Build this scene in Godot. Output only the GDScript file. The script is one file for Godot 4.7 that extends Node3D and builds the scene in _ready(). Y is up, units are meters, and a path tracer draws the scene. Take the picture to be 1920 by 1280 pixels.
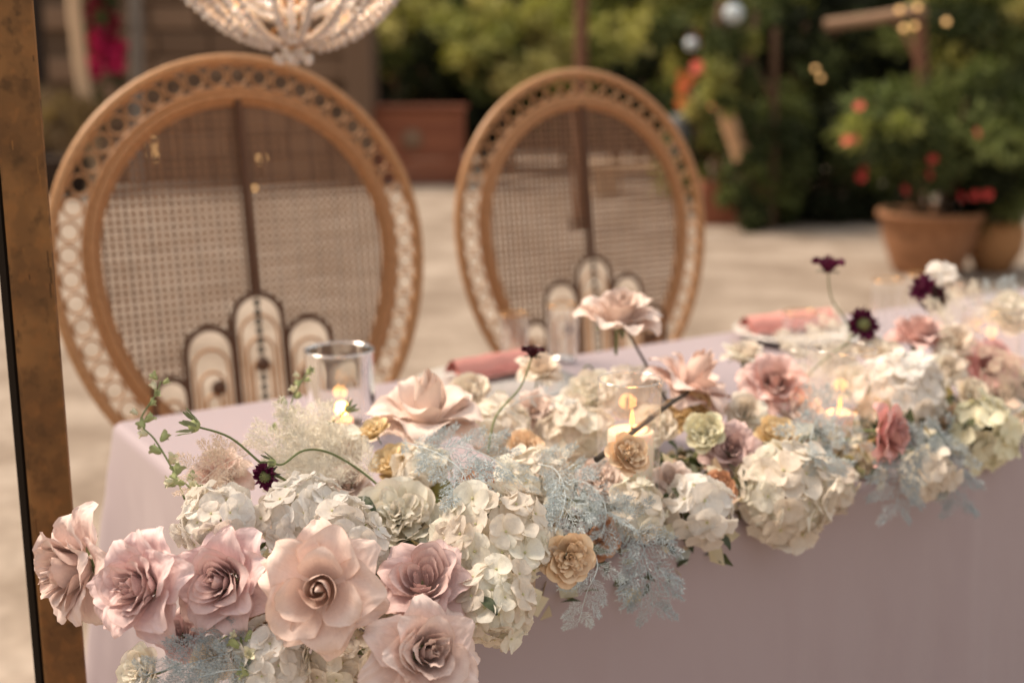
extends Node3D
# A flower-laden table with two rattan peacock chairs in a garden court. Table frame: s along the front edge, t across to the back edge, h above the top.
var N0 := Vector3(-0.166, 0.75, -1.129)
var U := Vector3(0.8387, 0.0, -0.5446)
var V := Vector3(-0.5446, 0.0, -0.8387)
var M := {}
var protos := {}
var meshes := {}
var rng := RandomNumberGenerator.new()

func L(s: float, t: float, h: float) -> Vector3:
	return N0 + U * s + V * t + Vector3.UP * h

func numbered(n: String, p: Node) -> String:
	var k := 0
	var c := n
	while p.has_node(NodePath(c)):
		k += 1
		c = "%s_%03d" % [n, k]
	return c

var counts := {}
func put(o: Node, n: String, p: Node) -> void:
	var key := str(p.get_instance_id()) + n
	var k: int = counts.get(key, 0)
	counts[key] = k + 1
	o.name = n if k == 0 else "%s_%03d" % [n, k]
	p.add_child(o, true)

func thing(n: String, label: String, cat: String, pos := Vector3.ZERO, group := "") -> Node3D:
	var o := Node3D.new()
	put(o, n, self)
	o.position = pos
	tag(o, label, cat, group)
	return o

func tag(o: Node, label: String, cat: String, group := "") -> void:
	o.set_meta("label", label)
	o.set_meta("category", cat)
	if group:
		o.set_meta("group", group)

func obj(n: String, mesh: Mesh, mat: Material, p: Node = self, xf := Transform3D()) -> MeshInstance3D:
	var o := MeshInstance3D.new()
	o.mesh = mesh
	o.material_override = mat
	o.transform = xf
	put(o, n, p)
	return o

func struct(n: String, mesh: Mesh, mat: Material, xf := Transform3D()) -> MeshInstance3D:
	var o := obj(n, mesh, mat, self, xf)
	o.set_meta("kind", "structure")
	return o

# ---------------------------------------------------------------- mesh helpers
func st_new() -> SurfaceTool:
	var st := SurfaceTool.new()
	st.begin(Mesh.PRIMITIVE_TRIANGLES)
	return st

func done(st: SurfaceTool, smooth := true) -> ArrayMesh:
	if smooth:
		st.index()
	st.generate_normals()
	return st.commit()

func quad(st: SurfaceTool, a: Vector3, b: Vector3, c: Vector3, d: Vector3, sm := 0) -> void:
	st.set_smooth_group(sm)
	for p in [a, b, c, a, c, d]:
		st.add_vertex(p)

func tri(st: SurfaceTool, a: Vector3, b: Vector3, c: Vector3, sm := 0) -> void:
	st.set_smooth_group(sm)
	for p in [a, b, c]:
		st.add_vertex(p)

# a sheet from a grid of points, smooth
func sheet(nu: int, nv: int, pts: PackedVector3Array) -> ArrayMesh:
	var nor := PackedVector3Array()
	var uv := PackedVector2Array()
	var idx := PackedInt32Array()
	nor.resize(pts.size())
	uv.resize(pts.size())
	for j in nv:
		for i in nu:
			var k := j * nu + i
			var du := pts[j * nu + mini(i + 1, nu - 1)] - pts[j * nu + maxi(i - 1, 0)]
			var dv := pts[mini(j + 1, nv - 1) * nu + i] - pts[maxi(j - 1, 0) * nu + i]
			var n := dv.cross(du)
			nor[k] = n.normalized() if n.length_squared() > 1e-14 else Vector3.UP
			uv[k] = Vector2(float(i) / (nu - 1), 1.0 - float(j) / (nv - 1))
			if i < nu - 1 and j < nv - 1:
				idx.append_array(PackedInt32Array([k, k + 1, k + nu, k + 1, k + nu + 1, k + nu]))
	var a := []
	a.resize(Mesh.ARRAY_MAX)
	a[Mesh.ARRAY_VERTEX] = pts
	a[Mesh.ARRAY_NORMAL] = nor
	a[Mesh.ARRAY_TEX_UV] = uv
	a[Mesh.ARRAY_INDEX] = idx
	var m := ArrayMesh.new()
	m.add_surface_from_arrays(Mesh.PRIMITIVE_TRIANGLES, a)
	return m

func box(st: SurfaceTool, c: Vector3, s: Vector3, b := Basis(), bev := 0.0) -> void:
	var h := s * 0.5
	if bev <= 0.0:
		for ax in 3:
			for sg in [-1.0, 1.0]:
				var n := Vector3.ZERO
				n[ax] = sg
				var u := Vector3.ZERO
				u[(ax + 1) % 3] = 1.0
				var w := n.cross(u)
				quad(st, c + b * (h * (n - u - w)), c + b * (h * (n - u + w)), c + b * (h * (n + u + w)), c + b * (h * (n + u - w)), -1)
		return
	var i := h - Vector3.ONE * bev
	for ax in 3:
		for sg in [-1.0, 1.0]:
			var n := Vector3.ZERO
			n[ax] = sg
			var u := Vector3.ZERO
			u[(ax + 1) % 3] = 1.0
			var w := n.cross(u)
			var e := n * h
			quad(st, c + b * (e - u * i - w * i), c + b * (e - u * i + w * i), c + b * (e + u * i + w * i), c + b * (e + u * i - w * i), -1)
	for ax in 3:
		for s1 in [-1.0, 1.0]:
			for s2 in [-1.0, 1.0]:
				var n1 := Vector3.ZERO
				n1[(ax + 1) % 3] = s1
				var n2 := Vector3.ZERO
				n2[(ax + 2) % 3] = s2
				var al := Vector3.ZERO
				al[ax] = i[ax]
				var p1 := n1 * h + n2 * i
				var p2 := n1 * i + n2 * h
				quad(st, c + b * (p1 - al), c + b * (p1 + al), c + b * (p2 + al), c + b * (p2 - al), -1)
	for sx in [-1.0, 1.0]:
		for sy in [-1.0, 1.0]:
			for sz in [-1.0, 1.0]:
				var q := Vector3(sx, sy, sz)
				tri(st, c + b * (q * Vector3(h.x, i.y, i.z)), c + b * (q * Vector3(i.x, h.y, i.z)), c + b * (q * Vector3(i.x, i.y, h.z)), -1)

func tube(st: SurfaceTool, path: Array, r0: float, r1: float, sides := 6, closed := false) -> void:
	var n := path.size()
	var rings := []
	var prev := Vector3.ZERO
	for i in n:
		var a: Vector3 = path[(i - 1 + n) % n] if closed else path[maxi(i - 1, 0)]
		var b: Vector3 = path[(i + 1) % n] if closed else path[mini(i + 1, n - 1)]
		var t := (b - a).normalized()
		var x := prev - t * prev.dot(t)
		if x.length() < 0.01:
			x = t.cross(Vector3(0.31, 0.9, 0.2))
		x = x.normalized()
		prev = x
		var y := t.cross(x)
		var r := lerpf(r0, r1, float(i) / maxi(1, n - 1))
		var ring := []
		for k in sides:
			var an := TAU * k / sides
			ring.append(path[i] + (x * cos(an) + y * sin(an)) * r)
		rings.append(ring)
	for i in (n if closed else n - 1):
		var j := (i + 1) % n
		for k in sides:
			var l := (k + 1) % sides
			quad(st, rings[i][k], rings[i][l], rings[j][l], rings[j][k])
	if not closed:
		for k in sides:
			var l := (k + 1) % sides
			tri(st, path[0], rings[0][l], rings[0][k], -1)
			tri(st, path[n - 1], rings[n - 1][k], rings[n - 1][l], -1)

func smooth_path(p: Array, per := 6) -> Array:
	var out := []
	for i in p.size() - 1:
		var a: Vector3 = p[maxi(i - 1, 0)]
		var b: Vector3 = p[i]
		var c: Vector3 = p[i + 1]
		var d: Vector3 = p[mini(i + 2, p.size() - 1)]
		for k in per:
			out.append(b.cubic_interpolate(c, a, d, float(k) / per))
	out.append(p[p.size() - 1])
	return out

func lathe(st: SurfaceTool, prof: Array, sides := 24, c := Vector3.ZERO) -> void:
	for i in prof.size() - 1:
		for k in sides:
			var a0 := TAU * k / sides
			var a1 := TAU * (k + 1) / sides
			var p: Vector2 = prof[i]
			var q: Vector2 = prof[i + 1]
			quad(st, c + Vector3(cos(a0) * p.x, p.y, sin(a0) * p.x), c + Vector3(cos(a0) * q.x, q.y, sin(a0) * q.x), c + Vector3(cos(a1) * q.x, q.y, sin(a1) * q.x), c + Vector3(cos(a1) * p.x, p.y, sin(a1) * p.x))

func ball(st: SurfaceTool, c: Vector3, r: Vector3, seg := 8, rows := 5) -> void:
	for j in rows:
		for i in seg:
			var p := []
			for e in [[i, j], [i + 1, j], [i + 1, j + 1], [i, j + 1]]:
				var th: float = PI * e[1] / rows
				var ph: float = TAU * e[0] / seg
				p.append(c + r * Vector3(sin(th) * cos(ph), cos(th), sin(th) * sin(ph)))
			if j > 0:
				tri(st, p[0], p[1], p[2])
			if j < rows - 1:
				tri(st, p[0], p[2], p[3])

func facing(axis: Vector3, roll := 0.0) -> Basis:
	var y := axis.normalized()
	var x := y.cross(Vector3(0.13, 0.2, 1.0)).normalized()
	var b := Basis(x, y, x.cross(y))
	return b * Basis(Vector3.UP, roll)

# ---------------------------------------------------------------- materials
func mat(key: String, c: Color, rough := 0.7) -> StandardMaterial3D:
	var m := StandardMaterial3D.new()
	m.resource_name = key
	m.albedo_color = c
	m.roughness = rough
	M[key] = m
	return m

func noise_tex(seed_: int, freq: float, c0: Color, c1: Color, size := 512, oct := 4, type := FastNoiseLite.TYPE_SIMPLEX_SMOOTH) -> ImageTexture:
	var n := FastNoiseLite.new()
	n.seed = seed_
	n.frequency = freq
	n.fractal_octaves = oct
	n.noise_type = type
	var im := n.get_seamless_image(size, size)
	im.convert(Image.FORMAT_RGB8)
	var g := Image.create(size, size, false, Image.FORMAT_RGB8)
	for y in size:
		for x in size:
			g.set_pixel(x, y, c0.lerp(c1, im.get_pixel(x, y).r))
	return ImageTexture.create_from_image(g)

func petal_textures() -> Array:
	var n := FastNoiseLite.new()
	n.seed = 5
	n.frequency = 0.03
	var im := Image.create(96, 192, false, Image.FORMAT_RGB8)
	var bm := Image.create(96, 192, false, Image.FORMAT_RGB8)
	for y in 192:
		for x in 96:
			var t := 1.0 - y / 191.0
			var u := (x / 95.0 - 0.5) * 2.0
			var fan := u / (0.35 + 0.65 * t)
			var v := n.get_noise_2d(fan * 420.0, t * 40.0) * 0.5 + n.get_noise_2d(fan * 900.0 + 77.0, t * 60.0) * 0.3
			var blot := n.get_noise_2d(x * 1.4 + 500.0, y * 1.4)
			var base := smoothstep(0.32, 0.0, t)
			var c := Color(0.975 + 0.04 * v + 0.02 * blot, 0.97 + 0.05 * v + 0.02 * blot, 0.968 + 0.05 * v + 0.015 * blot)
			c = c.lerp(Color(0.985, 0.95, 0.885), base * 0.4)
			var edge := maxf(smoothstep(0.975, 1.0, t), smoothstep(0.95, 1.0, absf(u))) * (0.5 + 0.5 * blot)
			c = c.lerp(Color(0.86, 0.76, 0.68), edge * 0.55)
			im.set_pixel(x, y, c)
			var h := 0.5 + 0.28 * v + 0.22 * blot
			bm.set_pixel(x, y, Color(h, h, h))
	return [ImageTexture.create_from_image(im), ImageTexture.create_from_image(bm)]

func petal_mat(key: String, c: Color) -> void:
	for k in 3:
		var f: float = [1.0, 0.965, 1.03][k]
		var m := mat(key + str(k), Color(minf(c.r * f, 1), minf(c.g * (f - (0.012 if k == 1 else 0.0)), 1), minf(c.b * (f - (0.02 if k == 1 else 0.0)), 1)), 0.62)
		m.albedo_texture = M.ptex
		m.heightmap_enabled = true
		m.heightmap_texture = M.pbump
		m.heightmap_scale = 0.06
		m.metallic_specular = 0.35
		m.backlight_enabled = true
		m.backlight = Color(0.50, 0.488, 0.475)
		if key == "white" or key == "cream":
			m.backlight = Color(0.85, 0.84, 0.82)
		m.rim_enabled = true
		m.rim = 0.25
		m.rim_tint = 0.6

func materials() -> void:
	var pt := petal_textures()
	M.ptex = pt[0]
	M.pbump = pt[1]
	for r in [["blush", Color(0.972, 0.885, 0.85)], ["blush_pale", Color(0.975, 0.91, 0.875)], ["blush_pink", Color(0.955, 0.835, 0.815)], ["mauve", Color(0.945, 0.85, 0.855)], ["mauve_pale", Color(0.955, 0.88, 0.86)], ["mauve_deep", Color(0.90, 0.80, 0.795)], ["pink", Color(0.945, 0.765, 0.755)],
			["cream", Color(0.99, 0.972, 0.935)], ["white", Color(0.99, 0.982, 0.965)], ["ivory_green", Color(0.94, 0.935, 0.83)], ["cream_tan", Color(0.96,0.92,0.85)], ["apricot", Color(0.985, 0.885, 0.765)], ["apricot_pale", Color(0.99, 0.945, 0.885)], ["apricot_deep", Color(0.94, 0.82, 0.70)], ["apricot_yellow", Color(0.985, 0.90, 0.74)], ["yellow", Color(0.975, 0.895, 0.73)], ["rust", Color(0.85, 0.66, 0.53)], ["magenta", Color(0.38, 0.07, 0.25)], ["maroon", Color(0.27, 0.06, 0.13)]]:
		petal_mat(r[0], r[1])
	for r in [["blue", Color(0.80, 0.845, 0.86), 0.75], ["blue_deep", Color(0.70, 0.745, 0.765), 0.75], ["beige", Color(0.95, 0.88, 0.81), 0.8], ["beige_pale", Color(0.97, 0.945, 0.89), 0.8], ["green", Color(0.42, 0.47, 0.27), 0.6], ["green_dark", Color(0.20, 0.26, 0.15), 0.55], ["bud_green", Color(0.66, 0.70, 0.48), 0.6], ["twig", Color(0.25, 0.22, 0.19), 0.8], ["bloom_heart", Color(0.80, 0.80, 0.60), 0.8], ["pod", Color(0.55, 0.52, 0.27), 0.5], ["pin_green", Color(0.52, 0.54, 0.36), 0.7]]:
		var m := mat(r[0], r[1], r[2])
		m.backlight_enabled = true
		m.backlight = Color(0.4, 0.4, 0.4)

# ---------------------------------------------------------------- flowers
func petal(p: Dictionary) -> ArrayMesh:
	var nu: int = p.get("nu", 13)
	var nv: int = p.get("nv", 13)
	var n := FastNoiseLite.new()
	n.seed = int(p.seed)
	n.frequency = 0.9
	var a0 := deg_to_rad(p.a0)
	var a1 := deg_to_rad(p.a1)
	var tip := deg_to_rad(p.get("tip", 0.0))
	var steps := 40
	var spine := []
	var r: float = p.r0
	var y: float = p.get("y0", 0.0)
	for i in steps + 1:
		var t := float(i) / steps * 1.1
		var a := a0 + (a1 - a0) * pow(t, p.get("pw", 1.0)) + tip * smoothstep(0.66, 1.05, t)
		spine.append([r, y, a])
		r += p.L / steps * 1.1 * sin(a)
		y += p.L / steps * 1.1 * cos(a)
	var pts := PackedVector3Array()
	var W: float = p.W
	var rc0: float = p.rc
	var roll: float = p.get("roll", 0.0)
	var point: float = p.get("point", 0.06)
	var wob: float = p.get("wob", 0.03)
	var wrap: bool = p.get("wrap", false)
	var sharp: float = p.get("sharp", 0.0)
	for j in nv:
		var t := float(j) / (nv - 1)
		for i in nu:
			var u := (float(i) / (nu - 1) - 0.5) * 2.0
			var te := t * (1.0 - (0.30 + sharp * 0.16) * pow(absf(u), 2.4 - 0.9 * sharp) + point * pow(1.0 - absf(u), 3.0))
			te = clampf(te + 0.035 * t * n.get_noise_2d(u * 2.2 + 9.0, 3.0), 0.0, 1.09)
			var f := te / 1.1 * steps
			var k := mini(int(f), steps - 1)
			var q := f - k
			var rr := lerpf(spine[k][0], spine[k + 1][0], q)
			var yy := lerpf(spine[k][1], spine[k + 1][1], q)
			var a := lerpf(spine[k][2], spine[k + 1][2], q)
			var w := W * (0.30 + 0.70 * pow(sin(minf(te / 0.66, 1.0) * PI / 2), 0.9))
			var s := u * w
			var rc := maxf(rc0 * (rr if wrap else 1.0), 0.02) * (1.0 + float(p.get("spiral", 0.10)) * u * float(wrap))
			# cross-section: cupped towards the axis, margins rolled back
			var x := 0.0
			var z := 0.0
			var be := 0.0
			var ns := 8
			var ds := absf(s) / ns
			var rl := roll * smoothstep(0.35, 1.0, te) / maxf(W, 0.01)
			for m in ns:
				var sg := (m + 0.5) * ds
				be = sg / rc - rl * maxf(0.0, sg - 0.55 * w) * 2.2
				x += cos(be) * ds
				z += sin(be) * ds
			x *= signf(s)
			var inn := Vector3(-cos(a), sin(a), 0)
			var pos := Vector3(rr, yy, 0) + inn * z + Vector3(0, 0, x)
			pos += inn * (wob * te * (n.get_noise_3d(u * 1.3, te * 1.6, 4.0) * 1.6 + 0.8 * te * n.get_noise_3d(u * 3.5, te * 2.0, 14.0)))
			pts.append(pos)
	return sheet(nu, nv, pts)

func flower_root(list: Array) -> Array:
	# list of [dict, phi, tone]; returns [[mesh, basis, tone]]
	var out := []
	for e in list:
		out.append([petal(e[0]), Basis(Vector3.UP, e[1]), e[2]])
	return out

func make_kind(kind: String, seed_: int) -> Array:
	rng.seed = seed_
	var list := []
	var G := 2.39996
	var y0 := -0.30
	if kind == "open":
		for k in 7:
			var f := k / 6.0
			list.append([{"L": 0.96 - 0.035 * k, "W": 0.11 + 0.40 * f, "r0": 0.02 + 0.13 * f, "y0": y0 + 0.06, "a0": 21.0 + 12 * f, "a1": -24.0 + 6 * f, "rc": 1.0, "wrap": true, "spiral": 0.30, "tip": 8.0 + 22 * f, "point": 0.12, "sharp": 0.6, "wob": 0.015, "seed": seed_ + k, "roll": 0.06 + 0.25 * f, "nu": 19}, k * 2.0, 1])
		for k in 3:
			list.append([{"L": 0.84, "W": 0.42, "r0": 0.15, "y0": y0 - 0.02, "a0": 40.0, "a1": 22.0 + 14 * k, "rc": 0.50, "tip": 85.0, "point": 0.05, "wob": 0.04, "seed": seed_ + 20 + k, "roll": 0.9, "sharp": 0.3, "nu": 15}, 0.5 + k * 2.1 + rng.randf() * 0.3, k % 2])
		for k in 5:
			list.append([{"L": 0.98, "W": 0.60, "r0": 0.12, "y0": y0 - 0.03, "a0": 56.0, "a1": 76.0 + rng.randf() * 14, "rc": 0.8, "tip": 34.0 + rng.randf() * 26, "point": 0.14, "wob": 0.07, "seed": seed_ + 30 + k, "roll": 2.1, "sharp": 0.9, "nu": 19, "nv": 19}, 0.2 + k * TAU / 5 + rng.randf() * 0.25, 0])
		for k in 6:
			list.append([{"L": 1.08, "W": 0.56, "r0": 0.08, "y0": y0 - 0.12, "a0": 70.0, "a1": 94.0 + rng.randf() * 12, "rc": 1.1, "tip": 26.0 + rng.randf() * 26, "point": 0.22, "wob": 0.09, "seed": seed_ + 40 + k, "roll": 2.4, "sharp": 1.0, "nu": 19, "nv": 19}, 0.75 + k * TAU / 6 + rng.randf() * 0.3, 2 * (k % 2)])
	elif kind == "classic" or kind == "full" or kind == "cupped":
		var messy := 1.0 if kind == "full" else 0.35
		var n_in := 17 if kind != "cupped" else 13
		for k in n_in:
			var f := float(k) / (n_in - 1)
			var d := {"L": 0.74 + 0.06 * rng.randf(), "W": 0.09 + 0.36 * f, "r0": 0.015 + 0.19 * f, "y0": y0 - 0.02 * f + 0.05 * (1 - f), "a0": 12.0 + 16 * f + rng.randfn(0, 3) * messy, "a1": -16.0 + 44 * f + rng.randfn(0, 9) * messy, "rc": 1.05 + 0.12 * f, "wrap": true, "spiral": 0.2, "tip": 6.0 + 52 * f + rng.randfn(0, 14) * messy, "point": 0.04 + 0.06 * f, "wob": 0.02 + 0.03 * messy, "seed": seed_ + k, "roll": 0.15 + 0.45 * f + 0.3 * rng.randf() * messy, "nu": 13, "nv": 13}
			if kind == "cupped":
				d.L = 0.42 + 0.42 * sqrt(f)
				d.a0 = 22.0 + 18 * f
				d.a1 = -10.0 + 20 * f
				d.r0 = 0.06 + 0.18 * f
			list.append([d, k * (G - 0.25) + rng.randfn(0, 0.15 + 0.2 * messy), 1])
		var n_out := 12
		for k in n_out:
			var f := float(k) / (n_out - 1)
			list.append([{"L": 0.86 + 0.14 * f + 0.05 * rng.randf(), "W": 0.46 + 0.06 * f, "r0": 0.15, "y0": y0 - 0.03 - 0.12 * f, "a0": 38.0 + 28 * f + rng.randfn(0, 4) * messy, "a1": 46.0 + 52 * f + rng.randfn(0, 9) * messy, "rc": 0.5 + 0.7 * f, "tip": 48.0 + 12 * f + rng.randfn(0, 16) * messy, "point": 0.12 + 0.14 * f, "wob": 0.05 + 0.03 * messy, "seed": seed_ + 50 + k, "sharp": 0.5 + 0.5 * f, "roll": 1.7 + 0.8 * f + rng.randf() * 0.4 * messy, "nu": 19, "nv": 19}, k * G + rng.randfn(0, 0.2), [0, 2, 0][k % 3]])
	elif kind == "garden":
		for k in 32:
			var f := k / 31.0
			list.append([{"L": 0.50 + 0.16 * f + 0.10 * rng.randf(), "W": 0.15 + 0.12 * f, "r0": 0.02 + 0.26 * f, "y0": y0 + 0.20 - 0.10 * f, "a0": 4.0 + 30 * f + rng.randfn(0, 10), "a1": 22.0 + 46 * f + rng.randfn(0, 24), "rc": 0.17 + 0.12 * rng.randf(), "tip": rng.randfn(24, 30), "point": 0.02, "wob": 0.10, "seed": seed_ + k, "roll": 0.4 * rng.randf(), "nu": 8, "nv": 9}, k * G + rng.randfn(0, 0.3), 2 * (k % 2)])
		for k in 15:
			var f := k / 14.0
			list.append([{"L": 1.0 + 0.08 * rng.randf(), "W": 0.46 + 0.08 * f, "r0": 0.18 + 0.04 * f, "y0": y0 - 0.02 - 0.08 * f, "a0": 72.0 + 8 * f, "a1": 6.0 + 52 * f + rng.randfn(0, 6), "pw": 0.8, "rc": 0.62, "tip": rng.randfn(14, 16) + 30 * f, "point": 0.02, "wob": 0.06, "seed": seed_ + 40 + k, "roll": 0.4, "nu": 12, "nv": 13}, k * G + rng.randfn(0, 0.2), 2 * (k % 2)])
	return flower_root(list)

func calyx() -> ArrayMesh:
	var st := st_new()
	lathe(st, [Vector2(0.001, -0.52), Vector2(0.06, -0.50), Vector2(0.12, -0.42), Vector2(0.13, -0.33), Vector2(0.10, -0.28)], 10)
	return done(st)

func sepal_mesh() -> ArrayMesh:
	return petal({"L": 0.5, "W": 0.075, "r0": 0.10, "y0": -0.36, "a0": 70.0, "a1": 120.0, "rc": 0.2, "tip": 30.0, "point": 0.5, "wob": 0.03, "seed": 3, "nu": 5, "nv": 8})

func rose(kind: String, pos: Vector3, r: float, axis: Vector3, roll: float, m: String, label: String) -> void:
	var v: int = counts.get("v" + kind, 0)
	counts["v" + kind] = v + 1
	var key := kind + str(v % 4)
	if not protos.has(key):
		protos[key] = make_kind(kind, 100 + 57 * (v % 4) + kind.length() * 13)
	if not meshes.has("calyx"):
		meshes.calyx = calyx()
		meshes.sepal = sepal_mesh()
		var st := st_new()
		tube(st, smooth_path([Vector3(0, -0.48, 0), Vector3(0.02, -0.8, 0.03), Vector3(0.1, -1.15, 0.02)], 4), 0.045, 0.04, 6)
		meshes.stem = done(st)
	var cat := "peony" if label.contains("peony") else ("ranunculus" if label.contains("ranunculus") else "rose")
	var o := thing(cat if cat != "rose" else "rose", label, cat, pos)
	o.basis = facing(axis, roll).scaled(Vector3.ONE * r * 0.95)
	for e in protos[key]:
		obj("petal", e[0], M[m + str(e[2])], o, Transform3D(e[1], Vector3.ZERO))
	obj("calyx", meshes.calyx, M.green, o)
	for k in 5:
		obj("sepal", meshes.sepal, M.green, o, Transform3D(Basis(Vector3.UP, k * TAU / 5 + 0.3), Vector3.ZERO))
	var q := pos - N0
	if q.dot(U) < 0.0 or q.y < 0.0:
		var foot := o.transform.affine_inverse() * L(clampf(q.dot(U), 0.06, 2.2), 0.08, 0.02)
		var st := st_new()
		tube(st, smooth_path([Vector3(0, -0.48, 0), Vector3(0, -0.85, 0) + foot * 0.08, foot * 0.6 + Vector3(0, -0.25, 0), foot], 5), 0.045, 0.04, 6)
		obj("stem", done(st), M.green, o)
	else:
		obj("stem", meshes.stem, M.green, o)

func hydrangea(pos: Vector3, r: float, axis: Vector3, n: int, m: String, fine: bool, sq: float, label: String) -> void:
	if not meshes.has("hp"):
		var hp := []
		for k in 4:
			hp.append(petal({"L": 0.56, "W": 0.40, "r0": 0.02, "y0": 0.0, "a0": 60.0 + 5 * k, "a1": 86.0 + 8 * k, "rc": 0.6 + 0.35 * k, "tip": [8.0, -22.0, 28.0, 16.0][k], "point": 0.08, "wob": 0.07, "seed": 300 + k, "nu": 9, "nv": 8}))
		meshes.hp = hp
		var st := st_new()
		ball(st, Vector3(0, 0.04, 0), Vector3(0.045, 0.045, 0.045), 6, 4)
		meshes.heart = done(st)
		var st2 := st_new()
		for k in 4:
			st2.append_from(hp[(k * 3 + 1) % 4], 0, Transform3D(Basis(Vector3.UP, k * TAU / 4 + 0.1 * k), Vector3(0, 0.012 * (k % 2), 0)))
		meshes.floret = st2.commit()
		var st3 := st_new()
		tube(st3, smooth_path([Vector3(0, -0.25, 0), Vector3(0.03, -0.7, 0.03), Vector3(0.1, -1.1, 0.02)], 4), 0.05, 0.045, 6)
		for k in 12:
			var a := k * 2.4
			tube(st3, [Vector3(0, -0.6, 0), Vector3(cos(a) * 0.3, -0.15, sin(a) * 0.3), Vector3(cos(a) * 0.55, 0.15, sin(a) * 0.55)], 0.03, 0.02, 4)
		meshes.hstem = done(st3)
	var o := thing("hydrangea", label, "hydrangea", pos)
	o.basis = facing(axis, 0.4 * n).scaled(Vector3.ONE * r)
	rng.seed = n * 31 + int(pos.x * 1000)
	obj("stem", meshes.hstem, M.bud_green, o)
	n = int(n * 1.1)
	var size := 3.35 / sqrt(float(n))
	for i in n:
		var y := 1.0 - 1.35 * (i + 0.5) / n
		var ph := i * 2.39996 + rng.randfn(0, 0.12)
		var d := Vector3(sqrt(maxf(0, 1 - y * y)) * cos(ph), y, sqrt(maxf(0, 1 - y * y)) * sin(ph))
		var rad := rng.randf_range(0.62, 0.86)
		var nd := (d + Vector3(rng.randfn(0, 0.3), rng.randfn(0, 0.3) + 0.15, rng.randfn(0, 0.3))).normalized()
		var b := facing(nd, rng.randf() * TAU).scaled(Vector3.ONE * size * rng.randf_range(0.82, 1.12))
		var xf := Transform3D(b, Vector3(d.x, d.y * sq, d.z) * rad)
		var mm: Material = M[m + str(rng.randi() % 3)]
		if fine:
			var fl := Node3D.new()
			fl.transform = xf
			put(fl, "floret", o)
			var s0 := rng.randi()
			for k in 4:
				obj("petal", meshes.hp[(s0 + k * (1 + s0 % 3)) % 4], mm, fl, Transform3D(Basis(Vector3.UP, k * TAU / 4 + rng.randfn(0, 0.12)), Vector3(0, 0.015 * (k % 2), 0)))
			obj("heart", meshes.heart, M.bloom_heart, fl)
		else:
			obj("floret", meshes.floret, mm, o, xf)

func needle(st: SurfaceTool, a: Vector3, d: Vector3, l: float, w: float) -> void:
	var s := d.cross(Vector3(rng.randf() - 0.5, rng.randf() - 0.5, rng.randf() - 0.5)).normalized() * w * 0.5
	quad(st, a - s, a + s, a + d * l + s * 0.4, a + d * l - s * 0.4, -1)

func frond_mesh(seed_: int) -> ArrayMesh:
	rng.seed = seed_
	var st := st_new()
	var pth := []
	for i in 8:
		var x := i / 7.0
		pth.append(Vector3(x, -0.10 * x * x, 0.03 * sin(x * 4 + seed_)))
	tube(st, pth, 0.010, 0.004, 4)
	for i in 11:
		var x := 0.06 + 0.92 * i / 10.0
		for sd in [-1.0, 1.0]:
			var base := Vector3(x, -0.10 * x * x, 0)
			var dir := Vector3(0.75, rng.randfn(0, 0.18), sd * (0.75 - 0.25 * x)).normalized()
			var ln := 0.40 * (1.0 - 0.72 * x) * rng.randf_range(0.8, 1.15)
			needle(st, base, dir, ln, 0.013)
			for j in 5:
				var q := base + dir * ln * (0.2 + 0.8 * j / 4.0) + Vector3(0, -0.03 * j / 4.0 * ln, 0)
				for e in 3:
					var nd := (dir * 0.7 + Vector3(rng.randfn(0, 0.5), rng.randfn(0, 0.45), rng.randfn(0, 0.5))).normalized()
					needle(st, q, nd, rng.randf_range(0.06, 0.11), 0.018)
	return done(st, false)

func fern(nm: String, pts: Array, w: float, m: String, n: int, label: String) -> void:
	if not meshes.has("frond"):
		meshes.frond = [frond_mesh(1), frond_mesh(2), frond_mesh(3), frond_mesh(4)]
	var o := thing(nm, label, "fern" if nm == "fern" else "plume", pts[0])
	var path := smooth_path(pts, 5)
	for i in path.size():
		path[i] = path[i] - pts[0]
	var st := st_new()
	tube(st, path, 0.0007, 0.0004, 5)
	obj("stem", done(st), M[m], o)
	rng.seed = n * 17 + int(pts[0].x * 911)
	var nf := int(n * 1.3)
	for i in nf:
		var f := (i + 0.5) / nf
		var g := f * (path.size() - 1)
		var k := mini(int(g), path.size() - 2)
		var c: Vector3 = path[k].lerp(path[k + 1], g - k)
		var tg: Vector3 = (path[k + 1] - path[k]).normalized()
		var side := tg.cross(Vector3(0.2, 0.35, 0.9)).normalized() * (1.0 if i % 2 == 0 else -1.0)
		var dir := (tg * 0.8 + side * 0.75 + Vector3(rng.randfn(0, 0.22), rng.randfn(0, 0.22), rng.randfn(0, 0.22))).normalized()
		var up := (Vector3(0, 0.5, 0.9) + Vector3(rng.randfn(0, 0.3), rng.randfn(0, 0.3), rng.randfn(0, 0.3)))
		var z := dir.cross(up).normalized()
		var ln := w * (0.45 + 0.75 * sin(PI * (0.12 + 0.80 * f))) * rng.randf_range(0.8, 1.15)
		var b := Basis(dir, z.cross(dir), z).scaled(Vector3.ONE * ln)
		obj("frond", meshes.frond[rng.randi() % 4], M[m], o, Transform3D(b, c))

func stem_part(o: Node3D, pts: Array, r: float, m: String) -> Array:
	var path := smooth_path(pts, 6)
	for i in path.size():
		path[i] = path[i] - o.position
	var st := st_new()
	tube(st, path, r, r * 0.75, 7)
	obj("stem", done(st), M[m], o)
	return path

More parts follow.
